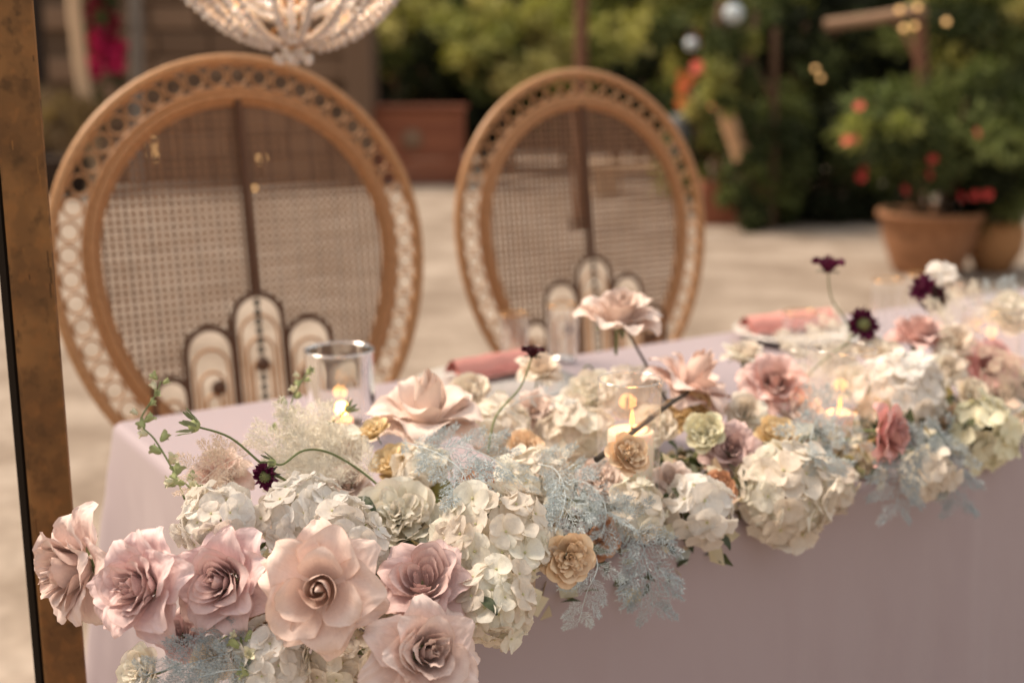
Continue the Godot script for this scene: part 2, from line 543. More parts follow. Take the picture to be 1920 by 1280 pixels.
func scabiosa(pts: Array, r: float, axis: Vector3, m: String, label: String) -> void:
	if not meshes.has("scab"):
		var a := []
		for k in 3:
			a.append(petal({"L": 0.86, "W": 0.28, "r0": 0.22, "y0": -0.05, "a0": 46.0, "a1": 62.0 + 14 * k, "rc": 0.35, "tip": [-30.0, 40.0, 15.0][k], "point": 0.0, "wob": 0.30, "seed": 500 + k, "nu": 8, "nv": 7}))
		meshes.scab = a
		var st := st_new()
		ball(st, Vector3(0, 0.16, 0), Vector3(0.38, 0.32, 0.38), 10, 6)
		for k in 40:
			var y := 1.0 - k / 40.0
			var d := Vector3(sqrt(1 - y * y) * cos(k * 2.4), y, sqrt(1 - y * y) * sin(k * 2.4))
			tube(st, [Vector3(0, 0.16, 0) + d * Vector3(0.36, 0.3, 0.36), Vector3(0, 0.16, 0) + d * Vector3(0.46, 0.50, 0.46)], 0.02, 0.035, 4)
		meshes.scab_c = done(st)
		meshes.bract = petal({"L": 0.62, "W": 0.09, "r0": 0.1, "y0": -0.08, "a0": 85.0, "a1": 95.0, "rc": 0.3, "tip": 30.0, "point": 0.4, "wob": 0.05, "seed": 9, "nu": 4, "nv": 6})
	var o := thing("scabiosa", label, "scabiosa", pts[0])
	stem_part(o, pts, 0.0014, "green")
	var b := facing(axis, r * 900) * Basis().scaled(Vector3(r, r * 1.45, r))
	var c: Vector3 = pts[pts.size() - 1] - pts[0]
	rng.seed = int(r * 1e5)
	for k in 22:
		var inner := k >= 13
		var xf := Transform3D(b * Basis(Vector3.UP, k * TAU / (9.0 if inner else 13.0) + rng.randf() * 0.3).scaled(Vector3.ONE * (0.72 if inner else 1.0)), c + b * Vector3(0, 0.10 if inner else 0.0, 0))
		obj("petal", meshes.scab[k % 3], M[m + str(k % 3)], o, xf)
	obj("pincushion", meshes.scab_c, M.pin_green if m == "magenta" and axis.z > 0.6 else M[m + "1"], o, Transform3D(b, c))
	for k in 8:
		obj("bract", meshes.bract, M.green_dark, o, Transform3D(b * Basis(Vector3.UP, k * TAU / 8), c))

func seed_bud(pts: Array, r: float, label: String) -> void:
	if not meshes.has("budball"):
		var st := st_new()
		ball(st, Vector3(0, 0.2, 0), Vector3(0.7, 0.6, 0.7), 10, 6)
		meshes.budball = done(st)
		meshes.budspike = petal({"L": 1.9, "W": 0.22, "r0": 0.5, "y0": -0.1, "a0": 40.0, "a1": 10.0, "rc": 0.5, "tip": 40.0, "point": 0.5, "wob": 0.25, "seed": 12, "nu": 5, "nv": 8})
	var o := thing("flower_bud", label, "flower bud", pts[0])
	stem_part(o, pts, 0.0014, "green")
	var k0 := pts.size() - 1
	var d: Vector3 = (pts[k0] - pts[k0 - 1]).normalized()
	var b := facing(d).scaled(Vector3.ONE * r)
	obj("seed_head", meshes.budball, M.bud_green, o, Transform3D(b, pts[k0] - pts[0]))
	for k in 8:
		obj("sepal", meshes.budspike, M.green, o, Transform3D(b * Basis(Vector3.UP, k * TAU / 8 + 0.2), pts[k0] - pts[0]))

func sprig(pts: Array, n: int, label: String) -> void:
	if not meshes.has("bud"):
		var st := st_new()
		for k in 4:
			st.append_from(petal({"L": 1.0, "W": 0.36, "r0": 0.02, "y0": 0.0, "a0": 38.0, "a1": -10.0 + 22 * (k % 2), "rc": 0.35, "tip": 60.0, "point": 0.2, "wob": 0.12, "seed": 30 + k, "nu": 6, "nv": 7}), 0, Transform3D(Basis(Vector3.UP, k * TAU / 4), Vector3.ZERO))
		meshes.bud = st.commit()
	var o := thing("larkspur_sprig", label, "sprig", pts[0])
	var path := stem_part(o, pts, 0.0011, "green")
	rng.seed = n
	for i in n:
		var f := (i + 0.7) / n
		var k := mini(int(f * (path.size() - 1)), path.size() - 2)
		var a := i * 2.4
		var tg: Vector3 = (path[k + 1] - path[k]).normalized()
		var d := (tg * 0.7 + Vector3(cos(a), 0.2, sin(a))).normalized()
		var s := lerpf(0.0140, 0.0085, f) * rng.randf_range(0.8, 1.2)
		obj("bud", meshes.bud, M.ivory_green0 if i % 3 == 0 else M.bud_green, o, Transform3D(facing(d, a).scaled(Vector3.ONE * s), path[k] + d * 0.005))

func twig(pts: Array, r: float, label: String) -> void:
	var o := thing("stem" if label.begins_with("green") else "twig", label, "stem" if label.contains("stem") else "twig", pts[0])
	var path := smooth_path(pts, 6)
	for i in path.size():
		path[i] = path[i] - pts[0]
	var st := st_new()
	tube(st, path, r, r * 0.8, 8)
	obj("bark", done(st), M.green if label.begins_with("green") else M.twig, o)
	for i in range(3, path.size() - 2, 4):
		var s2 := st_new()
		ball(s2, path[i] + Vector3(0, r * 0.7, 0), Vector3(r, r * 0.8, r) * 0.8, 6, 4)
		obj("knot", done(s2), M.green if label.begins_with("green") else M.twig, o)

func pod(pos: Vector3, r: float, label: String) -> void:
	var o := thing("peony_bud", label, "flower bud", pos)
	var yel := label.begins_with("yellow")
	var st := st_new()
	ball(st, Vector3.ZERO, Vector3(r, r * 1.05, r) * 0.93, 12, 8)
	obj("core", done(st), M.yellow1 if yel else M.pod, o)
	for k in 7:
		var pm := petal({"L": r * 2.2, "W": r * 0.8, "r0": 0.1 * r, "y0": -r, "a0": 88.0, "a1": -75.0, "rc": r * 1.1, "point": 0.1, "wob": r * 0.08, "seed": 70 + k, "nu": 7, "nv": 9})
		obj("scale", pm, [M.yellow0, M.apricot_deep0][k % 2] if yel else [M.pod, M.rust1, M.bud_green][k % 3], o, Transform3D(Basis(Vector3.UP, k * 2.4), Vector3.ZERO))

func big_leaf(pos: Vector3, ln: float, axis: Vector3, label: String) -> void:
	if not meshes.has("big_leaf"):
		meshes.big_leaf = petal({"L": 1.0, "W": 0.26, "r0": 0.0, "y0": 0.0, "a0": 70.0, "a1": 95.0, "rc": 0.4, "tip": 40.0, "point": 0.3, "wob": 0.08, "seed": 61, "nu": 9, "nv": 14, "sharp": 1.0})
		var st := st_new()
		tube(st, [Vector3(-0.25, -0.1, 0), Vector3(0, 0.0, 0), Vector3(0.45, 0.085, 0)], 0.014, 0.006, 5)
		meshes.leaf_rib = done(st)
	var o := thing("leaf", label, "leaf", pos)
	var x := axis.normalized()
	var z := x.cross(Vector3(0.1, 1, 0.45)).normalized()
	o.basis = Basis(x, z.cross(x), z).scaled(Vector3.ONE * ln)
	obj("blade", meshes.big_leaf, M.green_dark, o)
	obj("midrib", meshes.leaf_rib, M.green, o)

# ---------------------------------------------------------------- furniture
func egg(a: float, inset: float) -> Vector2:
	return Vector2((0.385 - inset) * cos(a), sin(a) * ((0.383 if sin(a) > 0 else 0.47) - inset))

func back_pt(x: float, w: float, z := 0.0) -> Vector3:
	return Vector3(x, 0.95 + w * 0.992, z - w * 0.13)

const ARCHES := [[0.0, -0.082, 0.053], [-0.106, -0.140, 0.049], [0.106, -0.140, 0.049], [-0.190, -0.232, 0.034], [0.190, -0.232, 0.034]]

func in_motif(x: float, w: float) -> bool:
	for a in ARCHES:
		var top: float = a[1] - a[2]
		if absf(x - a[0]) < a[2] and w <= top or Vector2(x - a[0], w - top).length() < a[2]:
			return true
	return false

func in_oval(x: float, w: float) -> bool:
	var h := 0.302 if w > 0 else 0.389
	return pow(x / 0.304, 2) + pow(w / h, 2) < 1.0

func make_chair(label: String) -> Node3D:
	var o := thing("peacock_chair", label, "chair", Vector3.ZERO, "rattan peacock chairs behind the table")
	for r in [[0.0, 0.0115, "outer_rim", 0.0], [0.0605, 0.0075, "inner_rim_cane", 0.004], [0.0725, 0.0085, "inner_rim_cane", 0.008], [0.0845, 0.0065, "inner_rim_cane", 0.003]]:
		var p := []
		for k in 72:
			var e := egg(TAU * k / 72, r[0])
			p.append(back_pt(e.x, e.y, r[3]))
		var st := st_new()
		tube(st, p, r[1], r[1], 8, true)
		obj(r[2], done(st), M.rattan if r[2] == "outer_rim" else M.rattan_deep, o)
	var ring := TorusMesh.new()
	ring.inner_radius = 0.0158
	ring.outer_radius = 0.0212
	ring.rings = 16
	ring.ring_segments = 6
	var acc := 0.0
	var last := egg(0, 0.0322)
	var nxt := 0.0
	for k in range(0, 1441):
		var e := egg(TAU * k / 1440, 0.0322)
		acc += e.distance_to(last)
		last = e
		if acc >= nxt and k < 1432:
			nxt += 0.0452
			obj("ring", ring, M.rattan, o, Transform3D(Basis(Vector3.RIGHT, PI / 2 - 0.13), back_pt(e.x, e.y)))
	# woven cane
	for dirn in 2:
		for k in range(-27, 22):
			var c := k * 0.0150
			var st := st_new()
			var start := 9.0
			var prev := 9.0
			for q in range(-62, 63):
				var s := q * 0.0068
				var x := c if dirn == 0 else s
				var w := s if dirn == 0 else c
				var ok := in_oval(x, w) and not in_motif(x, w) and q < 62
				if ok and start > 8:
					start = s
				if not ok and start < 8:
					if prev - start > 0.004:
						var a := back_pt(c, start, 0.0014) if dirn == 0 else back_pt(start, c, -0.0014)
						var b := back_pt(c, prev, 0.0014) if dirn == 0 else back_pt(prev, c, -0.0014)
						var wd := 0.0058 if dirn == 0 else 0.0048
						var up := Vector3(0, 0.992, -0.13)
						var sd := Vector3(wd / 2, 0, 0) if dirn == 0 else up * wd / 2
						var nn := Vector3(0, 0.13, 0.992) * 0.001
						quad(st, a - sd + nn, a + sd + nn, b + sd + nn, b - sd + nn, -1)
						quad(st, a - sd - nn, b - sd - nn, b + sd - nn, a + sd - nn, -1)
						quad(st, a - sd - nn, a - sd + nn, b - sd + nn, b - sd - nn, -1)
						quad(st, a + sd - nn, b + sd - nn, b + sd + nn, a + sd + nn, -1)
						obj("cane_strand", done(st, false), [M.cane, M.cane_b][absi(k * 7) % 3 % 2], o)
						st = st_new()
					start = 9.0
				prev = s
	var rib := st_new()
	tube(rib, [back_pt(0, 0.305, 0.007), back_pt(0, 0.1, 0.007), back_pt(0, -0.08, 0.007)], 0.0085, 0.010, 8)
	obj("centre_rib", done(rib), M.rattan_dark, o)
	for a in ARCHES:
		for lv in 4:
			var hw: float = a[2] - [0.0, 0.013, 0.024, 0.034][lv]
			if hw < 0.008:
				continue
			var p := []
			var top: float = a[1] - a[2] - [0.0, 0.03, 0.065, 0.1][lv]
			var bot: float = -0.41 if absf(a[0]) < 0.15 else -0.36
			for k in 3:
				p.append(back_pt(a[0] - hw, lerpf(bot, top, k / 3.0), 0.012))
			for k in 11:
				p.append(back_pt(a[0] - hw * cos(PI * k / 10), top + hw * sin(PI * k / 10), 0.012))
			for k in 3:
				p.append(back_pt(a[0] + hw, lerpf(top, bot, (k + 1) / 3.0), 0.012))
			var st := st_new()
			tube(st, p, 0.0066 if lv == 0 else 0.0034, 0.0066 if lv == 0 else 0.0034, 6)
			obj("arch" if lv == 0 else "arch_loop", done(st), M.rattan_dark if lv == 0 else M.rattan, o)
	var disc := st_new()
	lathe(disc, [Vector2(0.0, 0.010), Vector2(0.008, 0.009), Vector2(0.014, 0.005), Vector2(0.016, 0.0), Vector2(0.0, -0.001)], 14)
	var dm := done(disc)
	for b in [[0.0, -0.225], [-0.095, -0.26], [0.095, -0.26], [-0.178, -0.31], [0.178, -0.31]]:
		obj("button", dm, M.rattan_dark, o, Transform3D(Basis(Vector3.RIGHT, PI / 2 - 0.13), back_pt(b[0], b[1], 0.016)))
	var bs := st_new()
	ball(bs, Vector3.ZERO, Vector3(0.007, 0.009, 0.007), 8, 6)
	var bm := done(bs)
	for k in 15:
		if k != 7:
			obj("bead", bm, M.bead_dark, o, Transform3D(Basis(), back_pt(0, -0.10 - 0.019 * k, 0.014)))
	# seat, arms and hourglass base
	var seat := st_new()
	lathe(seat, [Vector2(0.0, 0.44), Vector2(0.17, 0.445), Vector2(0.20, 0.43), Vector2(0.205, 0.40), Vector2(0.0, 0.395)], 28, Vector3(0, 0, 0.18))
	obj("seat", done(seat), M.cane_pale, o)
	for h in [[0.46, 0.21], [0.21, 0.13], [0.015, 0.22]]:
		var p := []
		for k in 30:
			p.append(Vector3(cos(TAU * k / 30) * h[1], h[0], 0.18 + sin(TAU * k / 30) * h[1]))
		var st := st_new()
		tube(st, p, 0.011, 0.011, 6, true)
		obj("base_hoop", done(st), M.rattan, o)
	for k in 30:
		var a := TAU * k / 30
		var st := st_new()
		tube(st, [Vector3(cos(a) * 0.20, 0.43, 0.18 + sin(a) * 0.20), Vector3(cos(a + 0.35) * 0.13, 0.21, 0.18 + sin(a + 0.35) * 0.13), Vector3(cos(a + 0.7) * 0.22, 0.015, 0.18 + sin(a + 0.7) * 0.22)], 0.006, 0.006, 5)
		obj("base_cane", done(st), M.cane, o)
	return o

func tablecloth() -> void:
	var len_ := 3.4
	var dep := 0.85
	var rad := 0.016
	var pts := PackedVector3Array()
	var nv := 30
	# perimeter stations: front edge from far right to near left corner, round to the left end, the back, the right end
	var per := []
	var add := func(s: float, t: float, ns: float, nt: float, cr: float): per.append([s, t, ns, nt, cr])
	for k in 301:
		add.call(len_ - (len_ - 0.02) * k / 300.0, 0.0, 0.0, -1.0, pow(maxf(0, (k - 273.0) / 27.0), 2) + pow(maxf(0, (27.0 - k) / 27.0), 2))
	for k in range(1, 8):
		var a := PI / 2 * k / 8
		add.call(0.02 - 0.02 * sin(a), 0.02 - 0.02 * cos(a), -sin(a), -cos(a), 1.0)
	for k in 41:
		add.call(0.0, 0.02 + (dep - 0.04) * k / 40.0, -1.0, 0.0, pow(maxf(0, (k - 30.0) / 10.0), 2) + pow(maxf(0, (10.0 - k) / 10.0), 2))
	for k in range(1, 8):
		var a := PI / 2 * k / 8
		add.call(0.02 - 0.02 * cos(a), dep - 0.02 + 0.02 * sin(a), -cos(a), sin(a), 1.0)
	for k in 71:
		add.call(0.02 + (len_ - 0.02) * k / 70.0, dep, 0.0, 1.0, pow(maxf(0, (10.0 - k) / 10.0), 2) + pow(maxf(0, (k - 60.0) / 10.0), 2))
	for k in range(1, 31):
		add.call(len_, dep - dep * k / 30.0, 1.0, 0.0, 0.0)
	var n := FastNoiseLite.new()
	n.seed = 8
	n.frequency = 1.0
	var nu := per.size()
	for j in nv + 1:
		for i in nu:
			var e: Array = per[i]
			var run := 0.0
			for q in 1:
				run = (e[0] + 1.7 * e[1])
			var d := 0.0
			var out := 0.0
			if j <= 8:
				var a := PI / 2 * j / 8.0
				out = -rad * (1 - sin(a))
				d = rad * (1 - cos(a))
			else:
				var f := (j - 8.0) / (nv - 8)
				d = rad + (0.745 - rad) * f
				var fold := n.get_noise_2d(run * 3.1, 0.3 * f) * 0.8 + 0.5 * n.get_noise_2d(run * 7.5, 5.0 + 0.3 * f)
				out = f * (0.012 + 0.032 * fold) + e[4] * f * 0.13 + 0.002 * n.get_noise_2d(run * 14.0, d * 20.0)
				for cr in [0.33, 0.64, 0.98, 1.32]:
					if e[3] == -1.0:
						out += 0.0035 * exp(-pow((e[0] - cr) / 0.016, 2))
			pts.append(L(e[0] + e[2] * out, e[1] + e[3] * out, -d))
	var o := thing("tablecloth", "pale lilac tablecloth falling to the ground round the long table", "tablecloth", Vector3.ZERO)
	obj("skirt", sheet(nu, nv + 1, pts), M.cloth, o)
	var top := PackedVector3Array()
	for j in 33:
		for i in 93:
			var s := rad + (len_ - rad * 2) * i / 92.0
			var t := rad + (dep - rad * 2) * j / 32.0
			var w := 0.0012 * n.get_noise_2d(s * 6, t * 6) * minf(1, minf(mini(i, 92 - i), mini(j, 32 - j)) / 4.0)
			top.append(L(s, t, w))
	obj("top_panel", sheet(93, 33, top), M.cloth, o)

func hurricane(pos: Vector3, r: float, h: float, label: String, cat := "candle glass") -> void:
	var o := thing("glass_cylinder", label, cat, pos)
	var st := st_new()
	if r > 0.05:
		lathe(st, [Vector2(r - 0.0022, 0.0095), Vector2(r, 0.0095), Vector2(r, 0.0105), Vector2(r, 0.012), Vector2(r, h * 0.5), Vector2(r, h - 0.003), Vector2(r, h - 0.001), Vector2(r - 0.0011, h), Vector2(r - 0.0022, h - 0.001), Vector2(r - 0.0022, h - 0.003), Vector2(r - 0.0022, h * 0.5), Vector2(r - 0.0022, 0.012), Vector2(r - 0.0022, 0.0105), Vector2(r - 0.0022, 0.0095)], 64)
		obj("wall", done(st), M.glass, o)
	else:
		lathe(st, [Vector2(r, 0.0095), Vector2(r, h * 0.5), Vector2(r, h)], 48)
		obj("wall", done(st), M.pane, o)
	var rim := []
	for k in 40:
		rim.append(Vector3(cos(TAU * k / 40) * r, h, sin(TAU * k / 40) * r))
	var s2 := st_new()
	tube(s2, rim, 0.0016 if r > 0.05 else 0.0007, 0.0016 if r > 0.05 else 0.0007, 6, true)
	obj("rim", done(s2), M.glass, o)
	var s3 := st_new()
	lathe(s3, [Vector2(0.0, 0.0), Vector2(r * 0.98, 0.0), Vector2(r, 0.004), Vector2(r * 0.97, 0.009), Vector2(0.0, 0.008)], 40)
	obj("foot", done(s3), M.glass, o)

func candle(pos: Vector3, r: float, h: float, label: String) -> void:
	var o := thing("candle", label, "candle", pos)
	var st := st_new()
	lathe(st, [Vector2(0.0, 0.0), Vector2(r, 0.0), Vector2(r, h - 0.006), Vector2(r * 0.97, h - 0.001), Vector2(r * 0.90, h), Vector2(r * 0.7, h - 0.003), Vector2(0.0, h - 0.006)], 32)
	obj("wax", done(st), M.wax, o)
	var s2 := st_new()
	tube(s2, [Vector3(0, h - 0.006, 0), Vector3(0.0005, h + 0.003, 0), Vector3(0.001, h + 0.009, 0)], 0.001, 0.0008, 5)
	obj("wick", done(s2), M.bead_dark, o)
	var s3 := st_new()
	lathe(s3, [Vector2(0.0, 0.0), Vector2(0.0018, 0.002), Vector2(0.0027, 0.006), Vector2(0.0021, 0.012), Vector2(0.0010, 0.018), Vector2(0.0, 0.022)], 12, Vector3(0.001, h + 0.004, 0))
	obj("flame", done(s3), M.flame, o)
	var l := OmniLight3D.new()
	l.light_color = Color(1.0, 0.66, 0.32)
	l.light_energy = 0.0022
	l.light_size = 0.004
	l.omni_range = 8.0
	l.omni_attenuation = 2.0
	l.shadow_enabled = true
	l.position = Vector3(0.001, h + 0.016, 0)
	l.name = "flame_light"
	o.add_child(l, true)

func tumbler(pos: Vector3, r: float, h: float, label: String) -> void:
	var o := thing("drinking_glass", label, "glass", pos, "drinking glasses along the back of the table")
	var st := st_new()
	lathe(st, [Vector2(r * 0.85, 0.006), Vector2(r * 0.92, h * 0.5), Vector2(r, h)], 28)
	obj("bowl", done(st), M.pane, o)
	var rim := []
	for k in 28:
		rim.append(Vector3(cos(TAU * k / 28) * r, h, sin(TAU * k / 28) * r))
	var s2 := st_new()
	tube(s2, rim, 0.0013, 0.0013, 5, true)
	obj("rim", done(s2), M.gold_rim, o)
	var s3 := st_new()
	lathe(s3, [Vector2(0.0, 0.0), Vector2(r * 0.83, 0.0), Vector2(r * 0.86, 0.006), Vector2(0.0, 0.011)], 28)
	obj("base", done(s3), M.glass, o)
	for k in 10:
		var a := TAU * k / 10
		var s4 := st_new()
		tube(s4, [Vector3(cos(a) * r * 0.86, 0.01, sin(a) * r * 0.86), Vector3(cos(a) * r * 0.93, h * 0.5, sin(a) * r * 0.93), Vector3(cos(a) * r * 0.97, h * 0.8, sin(a) * r * 0.97)], 0.0014, 0.001, 5)
		obj("flute", done(s4), M.glass, o)

func place_setting(s: float, t: float, which: String) -> void:
	var o := thing("plate", "white dinner plate " + which, "plate", L(s, t, 0.003))
	var st := st_new()
	lathe(st, [Vector2(0.0, 0.004), Vector2(0.085, 0.004), Vector2(0.10, 0.009), Vector2(0.138, 0.016), Vector2(0.140, 0.019), Vector2(0.10, 0.013), Vector2(0.083, 0.007), Vector2(0.0, 0.007)], 44)
	obj("dish", done(st), M.china, o)
	var s2 := st_new()
	lathe(s2, [Vector2(0.0, 0.0), Vector2(0.08, 0.0), Vector2(0.082, 0.004), Vector2(0.0, 0.0038)], 40)
	obj("foot_ring", done(s2), M.china, o)

func napkin(pos: Vector3, yaw: float, ln: float, label: String) -> void:
	var o := thing("napkin", label, "napkin", pos)
	o.rotation.y = yaw
	for lay in 3:
		var pts := PackedVector3Array()
		var nz := FastNoiseLite.new()
		nz.seed = lay + 3
		nz.frequency = 1.0
		for j in 9:
			for i in 15:
				var x := (i / 14.0 - 0.5) * ln
				var wd := 0.040 - 0.006 * lay
				var z := (j / 8.0 - 0.5) * 2.0
				var y := 0.003 + 0.006 * lay + (0.012 + 0.003 * lay) * (1 - z * z) + 0.006 * nz.get_noise_2d(x * 14, z * 2)
				pts.append(Vector3(x, y, z * wd * (0.75 + 0.35 * i / 14.0)))
		obj("fold", sheet(15, 9, pts), M.salmon if lay != 1 else M.salmon_b, o)

func chandelier(pos: Vector3) -> void:
	var o := thing("chandelier", "crystal bead chandelier with lit candle bulbs hanging in front of the left chair top", "chandelier", pos)
	rng.seed = 77
	var bead_st := st_new()
	ball(bead_st, Vector3.ZERO, Vector3.ONE, 6, 4)
	var bead := bead_st.commit()
	for k in 40:
		var a := TAU * k / 40 + rng.randfn(0, 0.04)
		var st := st_new()
		var inner := k % 4 == 3
		var R := (0.206 if not inner else 0.135) + rng.randfn(0, 0.005)
		var dp := (0.20 if not inner else 0.15) + rng.randfn(0, 0.006)
		for i in 20:
			var q := (i + rng.randf() * 0.3) / 19.0 * 1.40
			var p := Vector3(cos(a) * (R * cos(q) + 0.014), 0.20 - dp * sin(q), sin(a) * (R * cos(q) + 0.014))
			var sz := rng.randf_range(0.0065, 0.0088)
			st.append_from(bead, 0, Transform3D(Basis(Vector3(1, 1, 0).normalized(), rng.randf() * 6).scaled(Vector3.ONE * sz), p))
		st.generate_normals()
		obj("bead_string", st.commit(), M.crystal if k % 2 else M.crystal_b, o)
	for k in 18:
		var a := TAU * (k + 0.5) / 18
		var st := st_new()
		for i in 22:
			var q := i / 21.0
			var p := Vector3(cos(a) * lerpf(0.208, 0.05, q), 0.20 + 0.36 * q - 0.09 * sin(PI * q), sin(a) * lerpf(0.208, 0.05, q))
			st.append_from(bead, 0, Transform3D(Basis().scaled(Vector3.ONE * 0.006), p))
		st.generate_normals()
		obj("bead_string", st.commit(), M.crystal, o)
	for h in [[0.20, 0.213, 0.006], [0.56, 0.052, 0.005], [0.004, 0.030, 0.005]]:
		var p := []
		for k in 32:
			p.append(Vector3(cos(TAU * k / 32) * h[1], h[0], sin(TAU * k / 32) * h[1]))
		var st := st_new()
		tube(st, p, h[2], h[2], 6, true)
		obj("hoop", done(st), M.old_brass, o)
	var stem := st_new()
	lathe(stem, [Vector2(0.0, -0.03), Vector2(0.012, -0.02), Vector2(0.008, 0.02), Vector2(0.018, 0.05), Vector2(0.008, 0.09), Vector2(0.007, 0.56), Vector2(0.0, 0.57)], 12)
	obj("stem", done(stem), M.old_brass, o)
	var chain := st_new()
	tube(chain, [Vector3(0, 0.56, 0), Vector3(0, 0.9, 0), Vector3(0, 2.62 - pos.y - 0.03, 0)], 0.004, 0.004, 5)
	obj("chain", done(chain), M.old_brass, o)
	for k in 6:
		var a := TAU * k / 6 + 0.35
		var c := Vector3(cos(a), 0, sin(a))
		var st := st_new()
		tube(st, smooth_path([Vector3(0, 0.05, 0), c * 0.05 + Vector3(0, 0.012, 0), c * 0.09 + Vector3(0, 0.014, 0), c * 0.10 + Vector3(0, 0.03, 0)], 5), 0.004, 0.003, 6)
		obj("arm", done(st), M.old_brass, o)
		var s2 := st_new()
		lathe(s2, [Vector2(0.0, 0.025), Vector2(0.012, 0.03), Vector2(0.007, 0.035), Vector2(0.0065, 0.061), Vector2(0.0, 0.062)], 10, c * 0.10)
		obj("candle_sleeve", done(s2), M.wax, o)
		var s3 := st_new()
		lathe(s3, [Vector2(0.0, 0.062), Vector2(0.007, 0.067), Vector2(0.009, 0.076), Vector2(0.005, 0.091), Vector2(0.0, 0.104)], 10, c * 0.10)
		obj("bulb", done(s3), M.bulb_glow, o)
		var l := OmniLight3D.new()
		l.light_color = Color(1.0, 0.72, 0.42)
		l.light_energy = 0.003
		l.light_size = 0.008
		l.omni_range = 10.0
		l.omni_attenuation = 2.0
		l.shadow_enabled = true
		l.position = c * 0.10 + Vector3(0, 0.080, 0)
		l.name = "bulb_light"
		o.add_child(l, true)
	for k in 12:
		var a := TAU * k / 12
		var st := st_new()
		lathe(st, [Vector2(0.0, -0.022), Vector2(0.007, -0.014), Vector2(0.004, -0.002), Vector2(0.0, 0.0)], 6)
		obj("crystal_drop", done(st, false), M.crystal, o, Transform3D(Basis(Vector3(sin(a), 0, -cos(a)), 0.3), Vector3(cos(a) * (0.032 if k % 2 else 0.016), -0.004 - 0.01 * (k % 2), sin(a) * (0.032 if k % 2 else 0.016))))

# ---------------------------------------------------------------- plants behind
func leaf_mesh(ratio: float) -> ArrayMesh:
	var st := st_new()
	var w := ratio * 0.5
	for s in [-1.0, 1.0]:
		tri(st, Vector3(0, 0, 0), Vector3(0.45, 0.06, s * w), Vector3(0.5, -0.02, 0), -1)
		tri(st, Vector3(0.45, 0.06, s * w), Vector3(1, -0.08, 0), Vector3(0.5, -0.02, 0), -1)
	return done(st, false)

# leaves spread over uneven clumps inside an ellipsoid
func foliage(n: String, p: Node, c: Vector3, r: Vector3, count: int, ln: float, ratio: float, tones: Array, seed_: int, clump := 0.30) -> void:
	var g := RandomNumberGenerator.new()
	g.seed = seed_
	var mm := MultiMesh.new()
	mm.transform_format = MultiMesh.TRANSFORM_3D
	mm.use_colors = true
	var key := "leaf%.2f" % ratio
	if not meshes.has(key):
		meshes[key] = leaf_mesh(ratio)
	mm.mesh = meshes[key]
	mm.instance_count = count
	var cl := []
	var nc := maxi(6, count / 140)
	for k in nc:
		var d := Vector3(g.randfn(), g.randfn(), g.randfn()).normalized() * pow(g.randf(), 0.45)
		cl.append([c + d * r, g.randf_range(0.6, 1.3) * clump, tones[g.randi() % tones.size()], Vector3(g.randfn(), g.randfn(), g.randfn()).normalized()])
	for i in count:
		var e: Array = cl[g.randi() % nc]
		var d := Vector3(g.randfn(), g.randfn() * 0.8, g.randfn()).normalized()
		var q: Vector3 = e[0] + d * r * e[1] * pow(g.randf(), 0.4)
		var ax: Vector3 = (d + e[3] * 0.6 + Vector3(g.randfn(), g.randfn(), g.randfn()) * 0.5).normalized()
		var b := Basis(Vector3.UP, g.randf() * TAU) * Basis(Vector3.RIGHT, g.randf() * TAU)
		b = facing(ax, g.randf() * TAU) * Basis(Vector3(0, 0, 1), 0.6)
		mm.set_instance_transform(i, Transform3D(b.scaled(Vector3.ONE * ln * g.randf_range(0.6, 1.3)), q))
		var t: Color = e[2]
		var f := g.randf_range(0.75, 1.25)
		mm.set_instance_color(i, Color(t.r * f, t.g * f, t.b * f))
	var o := MultiMeshInstance3D.new()
	o.multimesh = mm
	o.material_override = M.leaf
	o.set_meta("kind", "stuff")
	put(o, n, p)

func limb(p: Node, n: String, pts: Array, r0: float, r1: float, m: Material) -> void:
	var st := st_new()
	tube(st, smooth_path(pts, 5), r0, r1, 8)
	obj(n, done(st), m, p)

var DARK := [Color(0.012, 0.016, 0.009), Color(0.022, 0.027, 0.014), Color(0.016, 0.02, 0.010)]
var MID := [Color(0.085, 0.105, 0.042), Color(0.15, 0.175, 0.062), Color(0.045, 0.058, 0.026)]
var BRIGHT := [Color(0.44, 0.42, 0.14), Color(0.32, 0.33, 0.11), Color(0.09, 0.11, 0.042), Color(0.54, 0.49, 0.20)]  # sunlight on the leaf clumps is painted into these yellow greens

func tree(label: String, c: Vector3, r: Vector3, count: int, tones: Array, seed_: int, ln := 0.13) -> void:
	var o := thing("tree", label, "tree", Vector3(c.x, 0, c.z), "trees and shrubs behind the court")
	var q := Vector3(0, c.y, 0)
	limb(o, "trunk", [Vector3(0.1, -0.1, 0), Vector3(0, c.y * 0.4, 0.05), q], 0.10, 0.05, M.bark)
	for k in 5:
		var a := k * 1.3 + seed_
		limb(o, "limb", [Vector3(0, c.y * 0.5, 0), q + Vector3(cos(a) * r.x * 0.35, -r.y * 0.1, sin(a) * r.z * 0.35), q + Vector3(cos(a) * r.x * 0.75, r.y * 0.35, sin(a) * r.z * 0.75)], 0.05, 0.015, M.bark)
	foliage("crown", o, q, r, count, ln, 0.5, tones, seed_)

